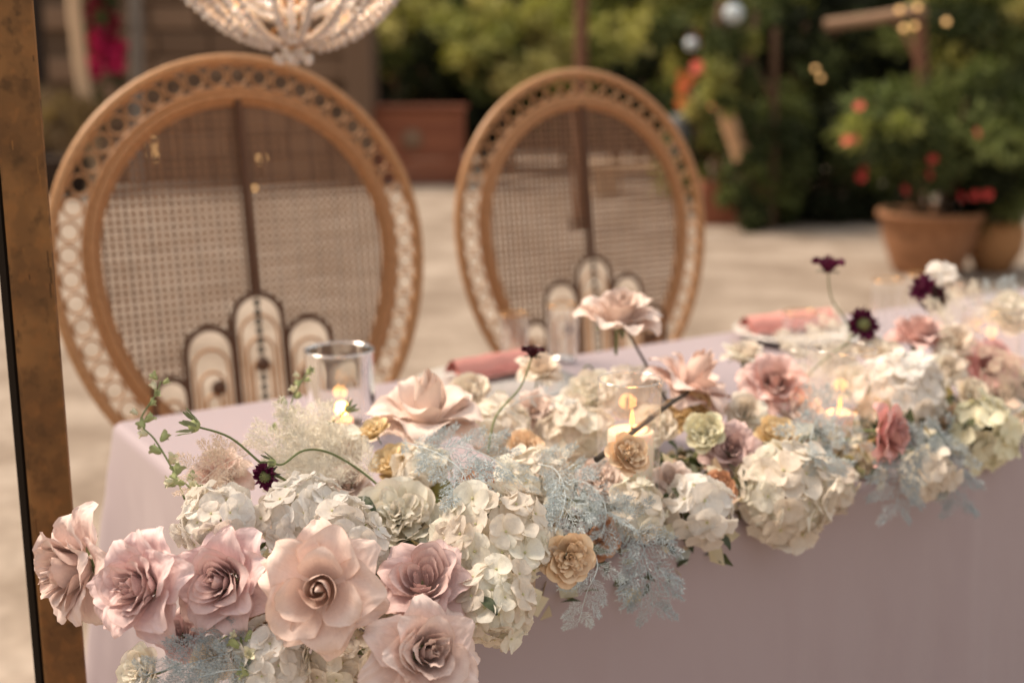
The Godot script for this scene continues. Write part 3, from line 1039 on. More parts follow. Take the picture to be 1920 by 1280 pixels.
func _ready() -> void:
	# ---- camera, sky, sun, exposure
	var cam := Camera3D.new()
	cam.name = "camera"
	cam.position = Vector3(0, 1.27, 0)
	cam.rotation_degrees = Vector3(-12.03, 0, 0)
	cam.fov = 31.12
	cam.near = 0.05
	cam.far = 200.0
	var ca := CameraAttributesPhysical.new()
	ca.frustum_focal_length = 43.09
	ca.frustum_focus_distance = 1.19
	ca.exposure_aperture = 2.8
	ca.frustum_near = 0.05
	ca.frustum_far = 200.0
	cam.attributes = ca
	add_child(cam)
	cam.current = true
	var we := WorldEnvironment.new()
	we.name = "world"
	var env := Environment.new()
	env.background_mode = Environment.BG_SKY
	var sm := ProceduralSkyMaterial.new()
	sm.sky_top_color = Color(1.0, 0.985, 0.97)
	sm.sky_horizon_color = Color(0.62, 0.585, 0.55)
	sm.sky_curve = 0.30
	sm.sky_energy_multiplier = 0.82
	sm.ground_bottom_color = Color(0.45, 0.38, 0.31)
	sm.ground_horizon_color = Color(0.7, 0.62, 0.54)
	var sky := Sky.new()
	sky.sky_material = sm
	env.sky = sky
	env.tonemap_mode = Environment.TONE_MAPPER_LINEAR
	env.tonemap_exposure = 1.30
	env.sdfgi_enabled = true
	env.ssao_enabled = true
	env.ssil_enabled = true
	we.environment = env
	add_child(we)
	var sun := DirectionalLight3D.new()
	sun.name = "sun"
	sun.light_color = Color(1.0, 0.915, 0.82)
	sun.light_energy = 1.2
	sun.light_angular_distance = 20.0
	sun.shadow_enabled = true
	add_child(sun)
	sun.look_at_from_position(Vector3.ZERO, Vector3(0.62, -0.85, 0.20))

	materials()
	var gt := noise_tex(3, 0.012, Color(0.70, 0.665, 0.63), Color(1.0, 1.0, 1.0), 512, 5)
	var gm := mat("ground", Color(0.745, 0.695, 0.645), 0.95)
	gm.albedo_texture = gt
	gm.uv1_triplanar = true
	gm.uv1_world_triplanar = true
	gm.uv1_scale = Vector3(0.22, 0.22, 0.22)
	gm.detail_enabled = true
	gm.detail_albedo = noise_tex(9, 0.12, Color(0.86, 0.85, 0.84), Color(1, 1, 1), 512, 3)
	gm.detail_blend_mode = BaseMaterial3D.BLEND_MODE_MUL
	gm.heightmap_enabled = true
	gm.heightmap_texture = noise_tex(4, 0.2, Color.BLACK, Color.WHITE, 256, 4)
	gm.heightmap_scale = 0.6
	var cl := mat("cloth", Color(0.665, 0.61, 0.64), 0.5)
	var weave := Image.create(256, 256, false, Image.FORMAT_RGB8)
	rng.seed = 4
	for y in 256:
		for x in 256:
			var h := 0.5 + 0.25 * (1.0 if (x / 2 + y / 2) % 2 == 0 else -1.0) * rng.randf_range(0.5, 1.0)
			weave.set_pixel(x, y, Color(h, h, h))
	cl.heightmap_enabled = true
	cl.heightmap_texture = ImageTexture.create_from_image(weave)
	cl.heightmap_scale = 0.012
	cl.uv1_triplanar = true
	cl.uv1_world_triplanar = true
	cl.uv1_scale = Vector3(9, 9, 9)
	cl.rim_enabled = true
	cl.rim = 0.7
	cl.rim_tint = 0.15
	for r in [["rattan", Color(0.80, 0.615, 0.435)], ["rattan_deep", Color(0.78, 0.585, 0.405)], ["rattan_dark", Color(0.40, 0.27, 0.18)], ["cane", Color(0.54, 0.40, 0.29)], ["cane_b", Color(0.48, 0.35, 0.255)], ["cane_pale", Color(0.82, 0.73, 0.63)], ["bead_dark", Color(0.08, 0.06, 0.05)]]:
		var m := mat(r[0], r[1], 0.45)
		if r[0].begins_with("rattan"):
			m.albedo_texture = M.get("rat_t", noise_tex(21, 0.05, Color(0.78, 0.74, 0.68), Color(1, 1, 1), 256, 4))
			M.rat_t = m.albedo_texture
			m.uv1_triplanar = true
			m.uv1_scale = Vector3(6, 6, 6)
	var pane := mat("pane", Color(1, 1, 1, 0.06), 0.02)
	pane.transparency = BaseMaterial3D.TRANSPARENCY_ALPHA
	var gl := mat("glass", Color(0.98, 0.985, 0.98, 0.03), 0.02)
	gl.refraction_enabled = true
	gl.refraction_scale = 0.05
	mat("gold_rim", Color(0.85, 0.66, 0.42), 0.25).metallic = 0.9
	mat("china", Color(0.88, 0.87, 0.85), 0.2)
	mat("salmon", Color(0.88, 0.62, 0.585), 0.9)
	mat("salmon_b", Color(0.84, 0.55, 0.52), 0.9)
	var wax := mat("wax", Color(0.93, 0.88, 0.80), 0.5)
	wax.subsurf_scatter_enabled = true
	wax.subsurf_scatter_strength = 0.4
	var fl := mat("flame", Color(1, 0.8, 0.5), 0.6)
	fl.emission_enabled = true
	fl.emission = Color(1.0, 0.72, 0.38)
	fl.emission_energy_multiplier = 1.9
	var bg := mat("bulb_glow", Color(1, 0.85, 0.6), 0.5)
	bg.emission_enabled = true
	bg.emission = Color(1.0, 0.76, 0.48)
	bg.emission_energy_multiplier = 0.75
	var cr := mat("crystal", Color(0.97, 0.96, 0.95, 0.35), 0.05)
	cr.refraction_enabled = true
	cr.refraction_scale = 0.055
	mat("crystal_b", Color(0.78, 0.75, 0.73), 0.08).clearcoat_enabled = true
	mat("old_brass", Color(0.55, 0.40, 0.24), 0.4).metallic = 0.8
	var brass := mat("brass", Color(0.62, 0.495, 0.345), 0.5)
	brass.metallic = 0.4
	brass.albedo_texture = brass_tex()
	brass.uv1_triplanar = true
	brass.uv1_scale = Vector3(1.6, 1.0, 1.6)
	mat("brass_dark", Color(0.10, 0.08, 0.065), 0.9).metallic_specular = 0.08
	var lf := mat("leaf", Color(1, 1, 1), 0.8)
	lf.metallic_specular = 0.22
	lf.vertex_color_use_as_albedo = true
	lf.backlight_enabled = true
	lf.backlight = Color(0.55, 0.6, 0.3)
	mat("bark", Color(0.36, 0.27, 0.20), 0.9)
	mat("bark_sunlit", Color(0.80, 0.64, 0.49), 0.9)
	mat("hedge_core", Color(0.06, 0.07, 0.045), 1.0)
	mat("wood_red", Color(0.60, 0.37, 0.27), 0.8)
	mat("wood_red_b", Color(0.55, 0.33, 0.24), 0.8)
	mat("wood_brown", Color(0.42, 0.28, 0.20), 0.8)
	mat("wood_dark", Color(0.20, 0.145, 0.11), 0.85)
	mat("wood_dark_b", Color(0.17, 0.125, 0.10), 0.85)
	mat("stone_a", Color(0.50, 0.405, 0.33), 0.95)
	mat("stone_b", Color(0.46, 0.37, 0.30), 0.95)
	mat("stone_c", Color(0.54, 0.44, 0.36), 0.95)
	mat("mortar", Color(0.40, 0.33, 0.27), 1.0)
	mat("stone_pale", Color(0.80, 0.69, 0.57), 0.95)
	mat("pole_grey", Color(0.52, 0.49, 0.46), 0.6)
	mat("terracotta", Color(0.68, 0.49, 0.35), 0.85)
	M.terracotta.albedo_texture = noise_tex(51, 0.03, Color(0.72, 0.70, 0.68), Color(1, 1, 1), 256, 5)
	M.terracotta.uv1_triplanar = true
	M.terracotta.uv1_scale = Vector3(1.5, 1.5, 1.5)
	mat("terracotta_tan", Color(0.68, 0.50, 0.33), 0.85)
	mat("soil", Color(0.16, 0.12, 0.09), 1.0)
	mat("red_bloom", Color(0.66, 0.17, 0.16), 0.7)
	mat("coral_bloom", Color(0.90, 0.45, 0.38), 0.7)
	mat("orange_bloom", Color(0.92, 0.58, 0.30), 0.7)
	mat("urn_grey", Color(0.42, 0.44, 0.46), 0.7)
	mat("cable", Color(0.08, 0.08, 0.08), 0.7)
	mat("globe_white", Color(0.78, 0.83, 0.86), 0.15)

	# ---- the setting
	var gp := st_new()
	for j in 24:
		for i in 24:
			var x0 := -60.0 + 5.0 * i
			var z0 := -95.0 + 5.0 * j
			quad(gp, Vector3(x0, 0, z0), Vector3(x0 + 5, 0, z0), Vector3(x0 + 5, 0, z0 + 5), Vector3(x0, 0, z0 + 5))
	struct("ground", done(gp), M.ground)

	wall_and_recess()
	planting()

	# ---- table, chairs, frame
	var tb := thing("table", "long trestle table hidden under the lilac tablecloth", "table", Vector3.ZERO)
	var ts := st_new()
	box(ts, L(1.7, 0.425, -0.022), Vector3(3.36, 0.03, 0.81), Basis(U, Vector3.UP, -V), 0.004)
	obj("tabletop", done(ts, false), M.wood_brown, tb)
	for s in [0.15, 3.25]:
		for t in [0.12, 0.73]:
			var ls := st_new()
			box(ls, L(s, t, -0.3935), Vector3(0.05, 0.713, 0.05), Basis(U, Vector3.UP, -V), 0.004)
			obj("leg", done(ls, false), M.wood_brown, tb)
	tablecloth()
	var ch := make_chair("left rattan peacock chair with round cane back, below the chandelier")
	ch.transform = Transform3D(Basis(U, Vector3.UP, -V).scaled(Vector3.ONE * 0.985), L(0.404, 1.275, -0.75))
	var ch2 := ch.duplicate()
	put(ch2, "peacock_chair", self)
	ch2.set_meta("label", "right rattan peacock chair with round cane back, in front of the brown pole")
	ch2.transform = Transform3D(Basis(U, Vector3.UP, -V).scaled(Vector3.ONE * 0.968), L(1.345, 1.42, -0.75))

	var fr := thing("brass_frame", "weathered brass square post of the table arch at the left edge", "frame", Vector3.ZERO)
	var fb := Basis(U, Vector3.UP, -V)
	var pc := Vector3(-0.5227, 0.0, -1.3094)
	pc.y = 0.0
	var fs := st_new()
	box(fs, pc + Vector3(0, 1.325, 0), Vector3(0.046, 2.63, 0.046), fb, 0.0025)
	obj("post", done(fs, false), M.brass, fr)
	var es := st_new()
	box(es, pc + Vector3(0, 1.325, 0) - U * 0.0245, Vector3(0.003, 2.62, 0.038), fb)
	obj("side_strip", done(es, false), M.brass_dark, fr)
	var bs := st_new()
	box(bs, pc + Vector3(0, 0.005, 0), Vector3(0.2, 0.01, 0.2), fb, 0.002)
	obj("foot_plate", done(bs, false), M.brass, fr)
	var cpos := Vector3(-0.374, 1.329, -2.150)
	var bm := st_new()
	var bto := Vector3(cpos.x, 0, cpos.z) - Vector3(pc.x, 0, pc.z)
	var bx := bto.normalized()
	box(bm, Vector3(pc.x, 2.665, pc.z) + bto * 0.75, Vector3(bto.length() * 1.5 + 0.046, 0.046, 0.046), Basis(bx, Vector3.UP, bx.cross(Vector3.UP)), 0.0025)
	obj("beam", done(bm, false), M.brass, fr)
	chandelier(cpos)

	# ---- on the table
	place_setting(0.60, 0.67, "with a salmon napkin behind the pale blush rose")
	napkin(L(0.645, 0.74, 0.018), atan2(0.5446, 0.8387) + 0.1, 0.19, "salmon pink napkin folded on the plate behind the pale blush rose")
	place_setting(1.36, 0.70, "with a salmon napkin behind the out of focus cream rose")
	napkin(L(1.36, 0.74, 0.018), atan2(0.5446, 0.8387) - 0.1, 0.22, "salmon pink napkin folded on the farther plate, right of the right chair")
	hurricane(L(0.271, 0.58, 0.004), 0.051, 0.128, "tall clear glass cylinder standing in front of the left chair")
	candle(L(0.271, 0.58, 0.014), 0.018, 0.012, "low candle burning inside the clear glass in front of the left chair")
	tumbler(L(0.722, 0.80, 0.004), 0.027, 0.10, "ribbed glass left of the highest blush rose")
	tumbler(L(0.83, 0.80, 0.004), 0.030, 0.105, "wider ribbed glass touching the highest blush rose")
	tumbler(L(1.475, 0.585, 0.004), 0.03, 0.125, "hazy glass behind the dark scabiosa facing the camera")
	tumbler(L(1.25, 0.60, 0.004), 0.034, 0.08, "hazy low glass in front of the farther napkin")
	tumbler(L(1.62, 0.62, 0.004), 0.03, 0.12, "hazy glass right of the two dark scabiosas")
	hurricane(L(0.396, 0.052, 0.004), 0.037, 0.175, "glass cylinder round the white pillar candle at the front edge")
	candle(L(0.399, 0.052, 0.0135), 0.0275, 0.104, "white pillar candle on the front edge behind the apricot rose")
	hurricane(L(0.790, 0.085, 0.004), 0.045, 0.16, "glass cylinder round the second candle, right of the blue fern")
	candle(L(0.790, 0.085, 0.0135), 0.02, 0.06, "second candle, low in its glass beside the pale blue fern")
	hurricane(L(1.216, 0.157, 0.004), 0.045, 0.16, "glass cylinder round the farthest candle at the right")
	candle(L(1.216, 0.157, 0.0135), 0.02, 0.08, "farthest candle, above the far right pink rose")

	# ---- the flowers
	fill_greens()
	# roses
	rose("full", L(-0.222, 0.164, 0.044), 0.0599, Vector3(-0.662, 0.057, 0.747), 0.40, "mauve_pale", "pale mauve rose facing away to the left in front of the brass post")
	rose("full", L(-0.190, 0.039, 0.063), 0.0555, Vector3(-0.421, 0.427, 0.800), 1.10, "mauve", "wide ruffled mauve rose with rolled pointed petals, second rose from the brass post")
	rose("classic", L(-0.121, 0.006, 0.065), 0.0525, Vector3(-0.254, 0.396, 0.882), 2.20, "mauve", "mauve rose with tight spiral heart beside the big peach rose")
	rose("open", L(-0.060, -0.080, 0.073), 0.0564, Vector3(0.059, 0.360, 0.931), 0.50, "blush", "largest rose, peach blush, flat outer petals round a closed spiral bud")
	rose("cupped", L(0.045, -0.080, 0.056), 0.0489, Vector3(-0.050, 0.771, 0.635), 0.20, "mauve_deep", "dusky mauve rose with a dark open throat below the cream peony")
	rose("full", L(0.019, -0.135, 0.012), 0.0541, Vector3(0.406, 0.477, 0.780), 3.00, "mauve_pale", "pale pink rose with pointed petals at the bottom edge of the arrangement")
	rose("garden", L(0.092, 0.060, 0.069), 0.0451, Vector3(0.000, 0.754, 0.657), 0.00, "cream", "round cream peony with a frilled heart above the dusky mauve rose")
	rose("open", L(0.218, 0.220, 0.134), 0.0696, Vector3(0.050, 0.986, 0.158), 1.70, "blush_pale", "very pale blush rose lying open above the blue fern, in front of the salmon napkin")
	rose("full", L(0.558, 0.280, 0.207), 0.0605, Vector3(0.119, 0.973, 0.197), 0.70, "blush_pale", "blush rose held highest of all on a dark bare twig")
	rose("open", L(0.591, 0.160, 0.133), 0.0624, Vector3(0.473, 0.877, 0.082), 2.60, "blush", "blush rose on the brown branch with drooping outer petals")
	rose("classic", L(0.743, 0.160, 0.106), 0.0508, Vector3(0.000, 0.676, 0.737), 1.40, "blush_pink", "pink rose just right of the branch rose, above the yellow spray rose")
	rose("classic", L(0.549, 0.040, 0.072), 0.0397, Vector3(-0.100, 0.537, 0.838), 0.20, "mauve_deep", "small dusty mauve rose with spiral heart above the cream hydrangea")
	rose("full", L(0.749, -0.040, 0.080), 0.0435, Vector3(0.777, 0.028, 0.629), 0.90, "pink", "clear pink rose turned to the right on a green sideways stem")
	rose("full", L(1.091, 0.200, 0.132), 0.0537, Vector3(0.020, 0.987, 0.159), 0.00, "blush_pink", "dusty pink rose with flat top under the two dark scabiosas")
	rose("full", L(1.145, 0.100, 0.092), 0.0508, Vector3(0.151, 0.581, 0.800), 1.80, "pink", "pink rose at the far right covered by beige plumes")
	rose("cupped", L(-0.045, 0.220, 0.099), 0.0387, Vector3(-0.101, 0.944, 0.315), 0.80, "blush", "peach rose half hidden behind the beige fern at the table corner")
	rose("cupped", L(0.796, 0.280, 0.120), 0.0400, Vector3(0.106, 0.994, 0.004), 0.40, "cream", "out of focus cream rose with green base behind the pink rose")
	rose("garden", L(0.978, 0.180, 0.114), 0.0372, Vector3(0.000, 0.949, 0.316), 0.40, "apricot_pale", "flat apricot garden rose left under the dusty pink rose")
	rose("garden", L(0.321, 0.160, 0.083), 0.0221, Vector3(0.154, 0.764, 0.626), 0.30, "apricot", "small apricot spray rose standing up behind the blue ferns")
	rose("garden", L(0.331, -0.030, 0.120), 0.0233, Vector3(0.297, 0.524, 0.798), 1.20, "apricot", "small apricot spray rose in front of the white pillar candle")
	rose("garden", L(0.208, -0.090, 0.047), 0.0270, Vector3(0.254, 0.251, 0.934), 2.10, "apricot", "apricot spray rose on the front edge beside the large cream hydrangea")
	rose("garden", L(0.234, -0.010, 0.024), 0.0253, Vector3(-0.207, 0.680, 0.703), 0.60, "apricot_pale", "pale apricot spray rose half behind the front edge spray rose")
	rose("garden", L(-0.088, 0.009, 0.016), 0.0234, Vector3(-0.105, 0.258, 0.960), 0.50, "apricot_deep", "tan garden rose squeezed between the mauve and the big peach rose")
	rose("garden", L(0.638, 0.050, 0.074), 0.0261, Vector3(0.101, 0.672, 0.734), 0.90, "apricot_yellow", "yellow apricot spray rose left of the pale blue fern")
	rose("garden", L(0.485, -0.010, 0.048), 0.0202, Vector3(-0.212, 0.406, 0.889), 1.30, "rust", "rust brown dried rose under the small dusty mauve rose")
	rose("garden", L(0.141, 0.160, 0.092), 0.0280, Vector3(-0.204, 0.875, 0.439), 0.40, "yellow", "golden yellow garden rose under the pale blush rose")
	rose("garden", L(0.300, -0.020, 0.026), 0.0235, Vector3(0.314, 0.299, 0.901), 0.70, "rust", "rust brown rose hidden by the front blue fern")
	rose("garden", L(0.229, 0.110, 0.067), 0.0270, Vector3(0.100, 0.750, 0.654), 1.70, "rust", "russet rose in the shade under the blue fern")
	rose("garden", L(1.034, 0.050, 0.074), 0.0249, Vector3(0.207, 0.680, 0.703), 0.20, "apricot_pale", "round apricot bud beside the cream green hydrangea")
	rose("garden", L(0.965, 0.030, 0.046), 0.0242, Vector3(-0.105, 0.504, 0.857), 0.20, "apricot_deep", "orange tan spray rose between blue fern and cream green hydrangea")
	rose("garden", L(0.522, 0.060, 0.094), 0.0251, Vector3(-0.199, 0.576, 0.793), 0.20, "ivory_green", "ivory ranunculus with greenish heart left of the small dusty mauve rose")
	rose("garden", L(1.363, 0.220, 0.128), 0.0455, Vector3(-0.100, 0.750, 0.654), 0.20, "cream", "white out of focus rose at the right edge of the picture")
	rose("cupped", L(1.117, 0.150, 0.123), 0.0348, Vector3(-0.100, 0.750, 0.654), 0.20, "apricot_pale", "apricot cupped rose at far right under the beige plume")
	rose("garden", L(-0.134, 0.007, -0.012), 0.0200, Vector3(-0.104, 0.308, 0.946), 0.90, "apricot_pale", "blush garden rose showing through the blue fern at the bottom")
	rose("garden", L(-0.184, 0.069, -0.038), 0.0267, Vector3(-0.505, 0.465, 0.727), 0.90, "cream", "ivory flower with pink tips at the bottom left")
	rose("cupped", L(0.479, 0.360, 0.121), 0.0363, Vector3(0.207, 0.919, 0.334), 0.90, "apricot_pale", "hazy apricot rose behind the small dark scabiosa")
	rose("garden", L(0.497, 0.260, 0.105), 0.0377, Vector3(-0.108, 0.873, 0.475), 1.50, "cream", "hazy cream rose behind the first candle glass")
	rose("garden", L(0.564, 0.140, 0.096), 0.0322, Vector3(-0.229, 0.817, 0.530), 1.50, "yellow", "golden rose seen through the candle glass")
	# hydrangeas
	hydrangea(L(-0.097, 0.080, 0.097), 0.0441, Vector3(-0.252, 0.865, 0.434), 30, "white", true, 0.80, "white hydrangea head over the mauve spiral rose")
	hydrangea(L(-0.016, 0.060, 0.089), 0.0526, Vector3(0.000, 0.894, 0.448), 36, "white", true, 0.80, "white hydrangea head over the big peach rose")
	hydrangea(L(0.005, 0.000, 0.081), 0.0438, Vector3(0.207, 0.680, 0.703), 26, "white", true, 0.80, "white hydrangea head tucked behind the big peach rose")
	hydrangea(L(0.146, -0.045, 0.066), 0.0636, Vector3(0.101, 0.540, 0.836), 46, "cream", true, 0.90, "large cream hydrangea drooping over the front table edge")
	hydrangea(L(0.111, -0.105, 0.028), 0.0462, Vector3(0.310, 0.147, 0.939), 30, "cream", true, 0.80, "cream hydrangea head hanging below the large one")
	hydrangea(L(-0.091, -0.032, -0.008), 0.0416, Vector3(-0.105, 0.258, 0.960), 24, "white", true, 0.80, "white hydrangea with broad round petals at the bottom beside the blue fern")
	hydrangea(L(-0.027, -0.051, -0.015), 0.0454, Vector3(0.000, 0.105, 0.994), 28, "cream", true, 0.80, "cream hydrangea under the big peach rose")
	hydrangea(L(0.030, -0.034, 0.005), 0.0365, Vector3(0.205, 0.303, 0.931), 22, "white", true, 0.80, "white hydrangea between the big peach rose and the dusky mauve rose")
	hydrangea(L(0.266, 0.060, 0.077), 0.0422, Vector3(0.000, 0.754, 0.657), 22, "cream", true, 0.80, "cream hydrangea behind the large drooping one")
	hydrangea(L(0.365, -0.000, 0.041), 0.0377, Vector3(0.302, 0.483, 0.822), 18, "cream", true, 0.80, "cream flower cluster at the foot of the pillar candle")
	hydrangea(L(0.444, -0.020, 0.035), 0.0446, Vector3(-0.104, 0.308, 0.946), 16, "white", true, 0.80, "white blossom with long petals on the table edge right of the candle")
	hydrangea(L(0.582, -0.020, 0.025), 0.0705, Vector3(0.102, 0.403, 0.909), 38, "cream", true, 0.80, "cream hydrangea on the table edge below the small dusty mauve rose")
	hydrangea(L(0.689, -0.000, 0.006), 0.0357, Vector3(0.316, 0.198, 0.928), 16, "cream", false, 0.80, "cream hydrangea part right of the pale blue fern")
	hydrangea(L(0.923, 0.090, 0.079), 0.0720, Vector3(-0.052, 0.893, 0.448), 44, "white", false, 0.90, "round white hydrangea above the clear pink rose")
	hydrangea(L(1.000, 0.010, 0.031), 0.0562, Vector3(0.212, 0.406, 0.889), 28, "ivory_green", false, 0.90, "cream green hydrangea at the far right table edge")
	hydrangea(L(0.839, -0.030, 0.006), 0.0370, Vector3(0.000, 0.208, 0.978), 16, "cream", false, 0.80, "cream hydrangea hanging under the far blue fern")
	hydrangea(L(0.437, 0.220, 0.064), 0.0547, Vector3(0.000, 0.940, 0.342), 26, "cream", false, 0.80, "hazy cream hydrangea behind the first candle")
	hydrangea(L(0.336, 0.250, 0.083), 0.0481, Vector3(0.000, 0.940, 0.342), 24, "cream", false, 0.80, "hazy cream hydrangea between blush rose and small spray rose")
	hydrangea(L(0.084, 0.220, 0.098), 0.0444, Vector3(0.000, 0.940, 0.342), 24, "cream", false, 0.80, "hazy cream hydrangea behind the beige plume")
	hydrangea(L(1.216, 0.260, 0.191), 0.0301, Vector3(0.000, 0.994, 0.112), 14, "white", false, 1.30, "small white blossom spike beside the two dark scabiosas")
	hydrangea(L(1.117, 0.030, 0.014), 0.0398, Vector3(0.000, 0.507, 0.862), 16, "white", false, 0.80, "white hydrangea at the right picture edge")
	rose("full", L(0.401, 0.260, 0.093), 0.0352, Vector3(-0.105, 0.691, 0.715), 0.00, "blush_pale", "hazy pale blush rose behind the small apricot spray rose")
	rose("garden", L(0.350, 0.340, 0.108), 0.0288, Vector3(-0.053, 0.694, 0.718), 0.90, "apricot_pale", "hazy apricot rose directly behind the pale blush rose")
	rose("garden", L(0.506, 0.140, 0.083), 0.0302, Vector3(0.000, 0.695, 0.719), 1.80, "cream", "cream rose behind the pillar candle glass")
	rose("cupped", L(0.650, 0.120, 0.088), 0.0314, Vector3(0.053, 0.694, 0.718), 2.70, "cream", "cream rose between the branch rose and the pink rose")
	rose("full", L(0.756, 0.120, 0.072), 0.0325, Vector3(0.105, 0.691, 0.715), 3.60, "blush_pale", "pale blush rose under the pink rose, behind the yellow spray rose")
	rose("garden", L(0.913, 0.160, 0.080), 0.0347, Vector3(-0.105, 0.691, 0.715), 4.50, "cream", "hazy cream rose left of the round white hydrangea")
	rose("cupped", L(0.445, 0.030, 0.053), 0.0280, Vector3(-0.053, 0.694, 0.718), 5.40, "blush_pale", "pale blush rose low between candle and white blossom")
	rose("garden", L(0.585, 0.030, 0.035), 0.0268, Vector3(0.000, 0.695, 0.719), 6.30, "cream", "cream rose above the cream hydrangea on the table edge")
	rose("cupped", L(0.777, 0.020, 0.011), 0.0314, Vector3(0.053, 0.694, 0.718), 7.20, "cream", "cream rose low beside the clear pink rose")
	rose("cupped", L(0.076, 0.140, 0.086), 0.0270, Vector3(0.105, 0.691, 0.715), 8.10, "blush_pale", "pale blush rose between beige plume and cream peony")
	rose("garden", L(0.147, 0.030, 0.057), 0.0227, Vector3(-0.105, 0.691, 0.715), 9.00, "cream", "cream rose between peony and the large cream hydrangea")
	rose("garden", L(0.353, 0.050, 0.064), 0.0273, Vector3(-0.053, 0.694, 0.718), 9.90, "blush_pale", "pale blush rose left of the pillar candle")
	rose("full", L(1.166, 0.080, 0.050), 0.0378, Vector3(0.000, 0.695, 0.719), 10.80, "mauve_pale", "mauve rose at the right edge under the pinkish plume")
	rose("cupped", L(1.067, 0.120, 0.093), 0.0324, Vector3(0.053, 0.694, 0.718), 11.70, "cream", "cream rose behind the cream green hydrangea")
	rose("cupped", L(-0.152, 0.036, 0.007), 0.0262, Vector3(0.105, 0.691, 0.715), 12.60, "mauve", "mauve rose low behind the two mauve roses")
	rose("full", L(-0.061, -0.031, 0.024), 0.0260, Vector3(-0.105, 0.691, 0.715), 13.50, "blush_pale", "pale rose peeping out under the left of the big peach rose")
	hydrangea(L(0.603, 0.300, 0.077), 0.0491, Vector3(0.000, 0.940, 0.342), 20, "white", false, 0.80, "hazy white hydrangea behind the dark twig")
	hydrangea(L(0.158, 0.120, 0.093), 0.0323, Vector3(0.000, 0.878, 0.478), 18, "cream", false, 0.80, "cream hydrangea under the silver blue fern")
	hydrangea(L(0.235, 0.030, 0.051), 0.0341, Vector3(0.207, 0.680, 0.703), 18, "cream", false, 0.80, "cream hydrangea beside the falling blue fern")
	# ferns and plumes
	fern("fern", [L(0.146, 0.140, 0.121), L(0.131, 0.040, 0.137), L(0.133, -0.010, 0.127), L(0.127, -0.030, 0.100)], 0.037, "blue", 13, "silver blue fern drooping under the pale blush rose")
	fern("fern", [L(0.157, 0.110, 0.124), L(0.182, 0.060, 0.128), L(0.197, 0.020, 0.119), L(0.208, -0.010, 0.099)], 0.030, "blue", 11, "silver blue fern pointing right beside the small spray rose")
	fern("fern", [L(0.259, 0.060, 0.098), L(0.260, 0.010, 0.105), L(0.246, -0.030, 0.088), L(0.212, -0.060, 0.063)], 0.039, "blue", 12, "blue fern falling left of the candle over the cream hydrangea")
	fern("fern", [L(0.288, 0.050, 0.076), L(0.304, 0.010, 0.081), L(0.300, -0.030, 0.066), L(0.281, -0.050, 0.046)], 0.031, "blue", 10, "blue fern in front of the pillar candle")
	fern("fern", [L(0.304, -0.010, 0.059), L(0.317, -0.060, 0.047), L(0.320, -0.080, 0.011), L(0.329, -0.080, -0.040)], 0.042, "blue_deep", 13, "blue fern hanging lowest over the table edge right of the apricot rose")
	fern("fern", [L(0.275, -0.030, 0.034), L(0.260, -0.070, 0.021), L(0.239, -0.080, -0.000), L(0.229, -0.080, -0.031)], 0.029, "blue", 9, "small blue fern hanging under the front apricot rose")
	fern("fern", [L(0.777, 0.040, 0.095), L(0.693, 0.020, 0.108), L(0.613, -0.030, 0.087), L(0.620, -0.060, 0.060)], 0.040, "blue", 12, "pale blue fern beside the yellow spray rose")
	fern("fern", [L(0.669, 0.060, 0.084), L(0.706, 0.040, 0.094), L(0.712, 0.000, 0.085), L(0.711, -0.030, 0.057)], 0.027, "blue", 9, "pale blue fern behind the second candle")
	fern("fern", [L(0.955, 0.020, 0.042), L(0.835, -0.030, 0.051), L(0.769, -0.050, 0.038), L(0.742, -0.060, -0.011)], 0.046, "blue_deep", 12, "blue fern hanging over the table edge under the clear pink rose")
	fern("fern", [L(0.885, 0.020, 0.060), L(0.868, -0.030, 0.045), L(0.868, -0.050, 0.006), L(0.871, -0.060, -0.036)], 0.038, "blue_deep", 11, "blue fern hanging right of the clear pink rose")
	fern("fern", [L(-0.101, -0.010, 0.004), L(-0.129, -0.017, 0.003), L(-0.165, -0.018, 0.003), L(-0.201, -0.008, -0.002)], 0.027, "blue_deep", 15, "grey blue fern at the bottom left under the mauve roses")
	fern("fern", [L(-0.102, -0.050, -0.011), L(-0.129, -0.042, -0.002), L(-0.161, -0.034, -0.004), L(-0.190, -0.018, -0.013)], 0.025, "blue_deep", 13, "grey blue fern at the lowest left picture edge")
	fern("fern", [L(-0.100, -0.022, 0.011), L(-0.119, -0.019, 0.018), L(-0.135, -0.007, 0.025), L(-0.155, -0.008, 0.020)], 0.016, "blue_deep", 9, "short grey blue fern sprig under the mauve spiral rose")
	fern("fern", [L(0.312, 0.200, 0.120), L(0.375, 0.210, 0.128), L(0.434, 0.210, 0.099), L(0.454, 0.190, 0.072)], 0.015, "blue", 8, "thin arching pale blue fern behind the spray rose")
	fern("fern", [L(1.075, 0.020, -0.042), L(1.097, 0.030, -0.007), L(1.113, 0.030, 0.015), L(1.137, 0.030, 0.028)], 0.034, "blue_deep", 9, "dark blue green fern at the right picture edge")
	fern("fern", [L(1.301, 0.250, 0.121), L(1.354, 0.270, 0.150), L(1.410, 0.280, 0.162), L(1.449, 0.280, 0.153)], 0.028, "blue", 8, "hazy pale blue fern reaching up at the far right")
	fern("fern", [L(-0.014, 0.200, 0.120), L(-0.049, 0.170, 0.125), L(-0.076, 0.150, 0.123), L(-0.110, 0.120, 0.115)], 0.033, "beige", 13, "beige bleached fern in front of the peach corner rose")
	fern("plume", [L(0.071, 0.150, 0.100), L(0.049, 0.170, 0.117), L(0.022, 0.180, 0.125), L(0.005, 0.200, 0.116)], 0.044, "beige_pale", 15, "fluffy pale beige plume behind the white hydrangeas")
